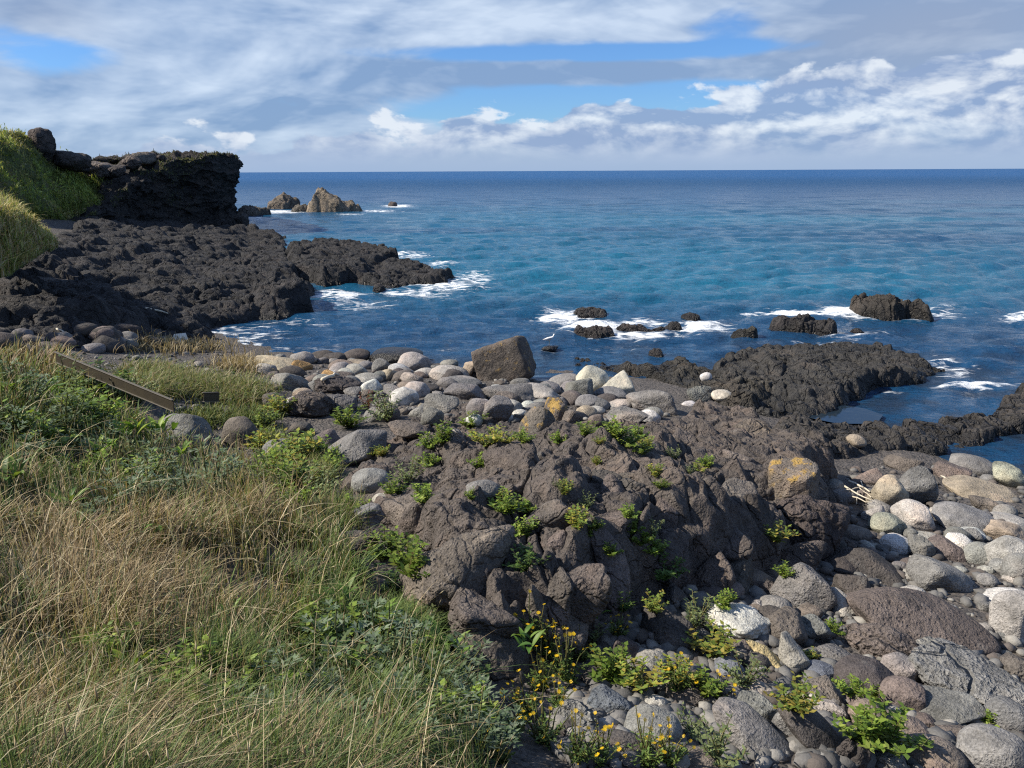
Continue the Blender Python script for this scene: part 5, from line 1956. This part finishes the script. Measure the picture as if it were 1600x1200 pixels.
for (u_, v_) in scatter_px([(560, 680), (700, 655), (1000, 672), (1120, 700), (1060, 830), (960, 900), (880, 850), (700, 780), (600, 800)], 26, 14):
    loc, t = hit_px(u_, v_)
    loc.z -= .03
    kd = ['weed', 'yellowweed', 'greyweed', 'weed'][int(PR.integers(4))]
    put_plant(kd, loc, PR.uniform(20, 40) / F_PX * t, where_is(u_, v_, {'weed': 'little green', 'greyweed': 'little grey-green', 'yellowweed': 'little yellow-green'}[kd] + ' weed'), 'weed', 'weed', 'little weeds in the cracks of the outcrop')

FLOWERS = '''
828 1000 80 topmost clump of yellow flowers, against the tall dark bulge
858 1025 80 yellow flowers just right of the tall dark bulge
884 1060 90 thick clump of yellow flowers left of the dark faceted rock
848 1075 80 yellow flowers in the middle of the bed beside the bulge
822 1115 80 yellow flowers at the left edge of the flower bed
800 1150 90 yellow flowers beside the silvery plants at the bottom
872 1100 60 yellow flowers above the rough grey rock
850 1160 90 yellow flowers below the rough grey rock
900 1185 80 yellow flowers at the bottom edge below the rough grey rock
938 1190 80 yellow flowers at the bottom edge by the dark shadowed rock
780 1190 70 yellow flowers at the bottom edge among silvery leaves
1010 1195 90 yellow flowers in front of the rounded grey boulder
1045 1190 80 yellow flowers at the bottom edge right of the rounded grey boulder
965 990 50 single tall flower stem against the dark hollow
1058 1075 60 pair of yellow flowers on the reddish slab
1122 1090 50 yellow flowers beside the pinkish oval stone
740 1120 60 yellow flowers at the foot of the tall dark bulge
905 1030 60 yellow flowers before the dark rock in the hollow
'''
for line in FLOWERS.strip().split('\n'):
    u_, v_, s_, lb = line.split(None, 3)
    loc, t = hit_px(float(u_), float(v_))
    loc.z -= .03
    landmark(float(u_), float(v_), lb, True)
    put_plant('flower', loc, float(s_) / F_PX * t * 1.15, lb, 'yellow_flower', 'flower', 'yellow-flowered plants at the outcrop foot')

# broad-leaved plants in the grass: each leaf is a part
leaf_meshes = []
for i in range(4):
    rg = np.random.default_rng(300 + i)
    v_, f_ = leaf_strip(np.zeros(3), np.array([1.0, 0, 0]), 1.0, rg.uniform(.26, .36), rg.uniform(.3, .7), rg.uniform(.5, .9))
    me = np_mesh('broad_leaf', v_, f_)
    color_attr(me, 'col', np.repeat(np.array([[(.10, .18, .03), (.14, .23, .04), (.075, .14, .03), (.18, .25, .05)][i]]), len(v_), 0))
    me.materials.append(M_LEAF)
    leaf_meshes.append(me)
for u_, v_, s_, n_, tint, lb in [(30, 785, 46, 12, (1, 1, 1), 'dark green broad-leaved plant near the left edge of the bank'),
                                 (122, 822, 46, 10, (.8, .85, .9), 'dark broad-leaved plant in the middle of the upper bank'),
                                 (205, 705, 60, 16, (1.5, 1.45, 1.2), 'lush bright green broad-leaved clump below the faceted boulder'),
                                 (250, 700, 56, 14, (1.5, 1.45, 1.2), 'bright broad leaves just left of the faceted boulder'),
                                 (170, 735, 50, 12, (1.4, 1.4, 1.1), 'bright broad-leaved clump on the upper bank beside the lush one'),
                                 (290, 735, 44, 10, (1.5, 1.4, 1.0), 'yellowish broad leaves at the grass edge below the faceted boulder'),
                                 (22, 640, 40, 9, (1.1, 1.1, 1), 'broad green leaves under the tall dry grass at the left edge'),
                                 (80, 640, 40, 9, (1.1, 1.1, 1), 'broad green leaves under the tall dry grass right of those at the edge'),
                                 (250, 872, 34, 5, (1, 1, 1), 'few broad leaves poking out of the dry grass'),
                                 (222, 1150, 60, 8, (.9, 1, 1), 'long-leaved green plant near the bottom left'),
                                 (335, 1185, 70, 12, (1.3, 1.25, 1.1), 'light green plant with long leaves at the bottom edge'),
                                 (215, 1100, 44, 6, (1.3, 1.1, .6), 'olive-leaved sprig in the dry grass near the bottom'),
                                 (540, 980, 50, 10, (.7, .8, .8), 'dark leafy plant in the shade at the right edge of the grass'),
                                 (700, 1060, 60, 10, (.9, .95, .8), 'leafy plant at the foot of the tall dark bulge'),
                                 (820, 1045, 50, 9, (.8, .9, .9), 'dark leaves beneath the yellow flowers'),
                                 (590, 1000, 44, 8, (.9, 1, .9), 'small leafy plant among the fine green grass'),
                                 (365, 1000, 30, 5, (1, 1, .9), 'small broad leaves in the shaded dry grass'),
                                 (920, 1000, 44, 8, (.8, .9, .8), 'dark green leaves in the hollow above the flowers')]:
    loc, t = hit_px(u_, v_)
    loc.z -= .02
    landmark(u_, v_, lb, True)
    e = bpy.data.objects.new('broad_leaved_plant', None)
    COL.objects.link(e)
    e.location = loc
    tag(e, lb, 'plant', 'broad-leaved plants on the bank')
    s = s_ / F_PX * t * (.42 if tint[0] > 1.35 else .55)
    for i in range(n_):
        c = bpy.data.objects.new('leaf', leaf_meshes[int(PR.integers(4))])
        c.parent = e
        q = PR.uniform(.7, 1.25) * s
        c.scale = (q, q, q)
        c.rotation_euler = (PR.normal(0, .15), -PR.uniform(.0, .55), i * 2.399 + PR.uniform(-.3, .3))
        c.location = (PR.normal(0, .35) * s, PR.normal(0, .35) * s, PR.uniform(.2, .7) * s * .6 + .22)
        c.color = (*tint, 1)
        COL.objects.link(c)

# leafy weeds growing through the grass of the bank
BW = np.random.default_rng(19)
for zone, n_, kinds, txt in [(((0, 600), (230, 760)), 26, ('weed', 'weed', 'darkweed', 'greyweed'), 'upper bank'), (((440, 980), (740, 1190)), 34, ('darkweed', 'greyweed', 'weed', 'darkweed'), 'bottom of the bank'),
                             (((60, 1040), (420, 1195)), 14, ('darkweed', 'weed'), 'dry grass at the bottom left'), (((360, 700), (520, 800)), 12, ('weed', 'yellowweed', 'greyweed'), 'grass edge')]:
    for i in range(n_):
        u_, v_ = BW.uniform(zone[0][0], zone[1][0]), BW.uniform(zone[0][1], zone[1][1])
        p = drop_px([u_], [v_])[0]
        t = np.linalg.norm(p - np.array([0, 0, CAM_Z]))
        kd = kinds[int(BW.integers(len(kinds)))]
        sz = BW.uniform(55, 85) * (1.25 if v_ > 900 else .9)
        put_plant(kd, Vector(p), sz / F_PX * t, where_is(u_, v_, {'weed': 'bright green', 'darkweed': 'dark green', 'greyweed': 'grey-green', 'yellowweed': 'yellow-green'}[kd] + ' weed'), 'weed', 'weed',
                  'weeds in the grass, ' + txt)

MUG = [(520, 1120), (560, 1150), (600, 1180), (640, 1150), (660, 1110), (690, 1180), (720, 1150), (480, 1170), (540, 1195), (450, 1190), (610, 1110), (740, 1190), (500, 1150), (575, 1100),
       (640, 1195), (685, 1130), (410, 1180), (460, 1130), (20, 690), (60, 710), (100, 690), (30, 730), (140, 720), (230, 770), (255, 800), (200, 790), (280, 780), (300, 800), (170, 840), (530, 1060),
       (600, 1060), (760, 1165), (420, 1120), (40, 650), (590, 1140), (625, 1130), (555, 1180), (700, 1095), (380, 1195), (330, 770)]
for i, (u_, v_) in enumerate(MUG):
    p = drop_px([u_], [v_])[0]
    t = np.linalg.norm(p - np.array([0, 0, CAM_Z]))
    low = v_ > 1000
    put_plant('mugwort', Vector(p), 118 / F_PX * t * PR.uniform(.8, 1.35) if low else 90 / F_PX * t * PR.uniform(.9, 1.3),
              where_is(u_, v_, 'silvery feathery plant'), 'silver_plant', 'plant',
              'silvery plants at the bottom edge' if low else 'silvery plants on the upper bank')

# ------------------------------------------------------------------ beam, driftwood, gull
M_RUST, k = base_mat('painted_rusty_steel')
pos = k.n('ShaderNodeNewGeometry').outputs['Position']
rc = k.mix(k.step(k.noise(pos, 3, 6, .7), .35, .65), (.040, .031, .015), (.026, .020, .012))
out_surface(k, k.n('ShaderNodeBsdfPrincipled', {'Base Color': rc, 'Roughness': .6, 'Normal': k.bump(k.noise(pos, 30, 4), .4, .01)}).outputs[0])
M_EDGE, k = base_mat('lit_steel_edge')  # flanges paler than the web: their lit look is put into the colour
pos = k.n('ShaderNodeNewGeometry').outputs['Position']
out_surface(k, k.n('ShaderNodeBsdfPrincipled', {'Base Color': k.mix(k.noise(pos, 12, 4), (.12, .105, .08), (.07, .06, .045)), 'Roughness': .7}).outputs[0])


def bar(name, a, b, w_, h_, mat, parent=None):
    """Bevelled bar from a to b, w wide and h high (bottom at the given points)."""
    a, b = Vector(a), Vector(b)
    d = b - a
    L_ = d.length
    bm = bmesh.new()
    bmesh.ops.create_cube(bm, size=1)
    for q in bm.verts:
        q.co = (q.co.x * L_, q.co.y * w_, (q.co.z + .5) * h_)
    bmesh.ops.bevel(bm, geom=bm.edges[:], offset=min(w_, h_) * .18, segments=1, affect='EDGES')
    me = bpy.data.meshes.new(name)
    bm.to_mesh(me)
    bm.free()
    o = new_obj(name, me, mat, None)
    rot = d.to_track_quat('X', 'Z').to_matrix().to_4x4()
    o.matrix_world = Matrix.Translation((a + b) / 2) @ rot
    if parent is not None:
        mw = o.matrix_world.copy()
        o.parent = parent
        o.matrix_parent_inverse = parent.matrix_world.inverted()
        o.matrix_world = mw
    return o


def beam(a, b, h_, label):
    a, b = Vector(a), Vector(b)
    e = bpy.data.objects.new('steel_beam', None)
    COL.objects.link(e)
    e.location = a
    bpy.context.view_layer.update()
    tag(e, label, 'beam')
    up = Vector((0, 0, 1))
    bar('web', a + up * .012, b + up * .012, .014, h_ - .024, M_RUST, e)
    bar('flange', a + up * (h_ - .0115), b + up * (h_ - .0115), .05, .014, M_EDGE, e)
    bar('flange', a, b, .06, .0115, M_EDGE, e)
    return e


qa, qb = WD(88, 566, 17.6), WD(272, 643, 14.7)
beam(qa, qb, .22, 'long rusty brown steel beam lying along the edge of the grass bank')
qa, qb = WD(318, 628, 15.6), WD(342, 627, 15.8)
beam(qa, qb, .19, 'short brown beam offcut lying in the grass beside the tufts')

M_WOOD, k = base_mat('bleached_driftwood')
pos = k.n('ShaderNodeNewGeometry').outputs['Position']
out_surface(k, k.n('ShaderNodeBsdfPrincipled', {'Base Color': k.mix(k.noise(pos, 25, 4), (.42, .36, .27), (.62, .56, .45)), 'Roughness': .8}).outputs[0])


def stick(a, b, r_, label, name='driftwood_stick', group=None):
    a, b = np.array(a), np.array(b)
    pts = [a + (b - a) * t + PR.normal(0, r_ * .6, 3) for t in np.linspace(0, 1, 5)]
    ax = (b - a) / np.linalg.norm(b - a)
    s1 = np.cross(ax, [0, 0, 1.0])
    s1 /= np.linalg.norm(s1)
    s2 = np.cross(s1, ax)
    V, F = [], []
    for i, p in enumerate(pts):
        rr_ = r_ * (1 - .45 * i / 4)
        V += [p + (s1 * math.cos(t) + s2 * math.sin(t)) * rr_ for t in np.linspace(0, 6.283, 6, endpoint=False)]
        if i:
            F += [[6 * (i - 1) + j, 6 * (i - 1) + (j + 1) % 6, 6 * i + (j + 1) % 6, 6 * i + j] for j in range(6)]
    me = np_mesh(name, np.array(V), [np.array(F), np.array([[5, 4, 3, 2, 1, 0], [24, 25, 26, 27, 28, 29]])])
    return tag(new_obj(name, me, M_WOOD), label, 'driftwood', group)


for (u0, v0, u1, v1, r_) in [(1326, 756, 1360, 774, .022), (1318, 764, 1362, 786, .016), (1335, 760, 1360, 782, .012), (1322, 770, 1350, 766, .012), (1340, 772, 1336, 792, .011), (1330, 780, 1362, 790, .012), (1344, 756, 1356, 778, .010)]:
    a, ta = hit_px(u0, v0)
    b, tb = hit_px(u1, v1)
    b = Vector((0, 0, CAM_Z)) + (b - Vector((0, 0, CAM_Z))).normalized() * min(tb, ta * 1.03)
    stick(a + Vector((0, 0, .05)), b + Vector((0, 0, .05)), r_, 'bleached stick in the driftwood bundle before the blunt tan boulder', group='driftwood bundle on the right beach')
for (u0, v0, u1, v1, r_, lb) in [(505, 597, 528, 588, .05, 'pale driftwood pole lying across the dark lava slab'), (88, 517, 106, 524, .03, 'pale stick on the shaded lava ledge'),
                                 (228, 484, 262, 491, .05, 'bleached log lying on the lava field'), (1468, 748, 1484, 756, .02, 'pale stick between boulders near the right water')]:
    a, ta = hit_px(u0, v0)
    b, tb = hit_px(u1, v1)
    b = Vector((0, 0, CAM_Z)) + (b - Vector((0, 0, CAM_Z))).normalized() * min(max(tb, ta * .97), ta * 1.03)
    stick(a + Vector((0, 0, .06)), b + Vector((0, 0, .06)), r_, lb, 'driftwood_log' if r_ > .04 else 'driftwood_stick')

# the gull on the awash end of the tidal ledge
base = W(858, 541, .12)
sea_u = rock_at(859, 545, 26, 12, 'lava', 'black', 'small wet rock under the gull at the end of the tidal ledge', dist=float(np.hypot(base[0], base[1])), name='reef_rock', cat='rock', sub=4)
g_pts = [(-.20, .17, .004), (-.15, .175, .018), (-.08, .18, .045), (.0, .185, .06), (.07, .20, .055), (.11, .235, .036), (.125, .275, .027), (.145, .305, .03), (.175, .305, .02), (.188, .302, .007)]
V, F = [], []
for i, (gx, gz_, r_) in enumerate(g_pts):
    for t in np.linspace(0, 6.283, 10, endpoint=False):
        V.append((gx + .3 * r_ * math.sin(t) * (1 if 4 <= i <= 6 else 0), math.cos(t) * r_ * .8, gz_ + math.sin(t) * r_))
    if i:
        F += [[10 * (i - 1) + j, 10 * (i - 1) + (j + 1) % 10, 10 * i + (j + 1) % 10, 10 * i + j] for j in range(10)]


def flat_mat(name, col, rough=.6):
    m, k = base_mat(name)
    pos = k.n('ShaderNodeNewGeometry').outputs['Position']
    out_surface(k, k.n('ShaderNodeBsdfPrincipled', {'Base Color': k.mix(k.m('MULTIPLY', k.noise(pos, 60, 3), .3), col, tuple(c * .7 for c in col)), 'Roughness': rough}).outputs[0])
    return m


M_GW, M_GG, M_GY = flat_mat('white_feathers', (.80, .79, .77)), flat_mat('grey_feathers', (.36, .37, .39)), flat_mat('yellow_horn', (.60, .40, .08), .4)
ge = bpy.data.objects.new('gull', None)
COL.objects.link(ge)
ge.location = base + np.array([0, 0, .05])
ge.rotation_euler = (0, 0, .25)
ge.scale = (1.15, 1.15, 1.15)
tag(ge, 'white gull standing at the awash end of the tidal ledge', 'gull')
body = new_obj('body', np_mesh('gull_body', np.array(V), np.array(F)), M_GW, ge)
for sg in (-1, 1):
    wv = np.array([(.07, .046 * sg, .215), (.0, .058 * sg, .222), (-.12, .038 * sg, .195), (-.25, .012 * sg, .165), (-.12, .046 * sg, .165), (.0, .060 * sg, .165), (.06, .052 * sg, .18)])
    new_obj('wing', np_mesh('gull_wing', np.concatenate([wv, wv + np.array([0, .006 * sg, .002])]), [np.array([[0, 1, 5, 6], [1, 2, 4, 5], [7, 8, 12, 13], [8, 9, 11, 12]]), np.array([[2, 3, 4], [9, 10, 11]])]), M_GG, ge)
    lg = [stem_strip([np.array((.01, .022 * sg, .14)), np.array((.0, .022 * sg, .07)), np.array((.012, .022 * sg, .0))], .006)]
    new_obj('leg', np_mesh('gull_leg', lg[0][0], lg[0][1]), M_GY, ge)
bk = np.array([(.186, .008, .305), (.186, -.008, .305), (.186, 0, .292), (.232, 0, .293)])
new_obj('beak', np_mesh('gull_beak', bk, np.array([[0, 1, 3], [1, 2, 3], [2, 0, 3]])), M_GY, ge)

for o in _hide:
    o.hide_viewport = False
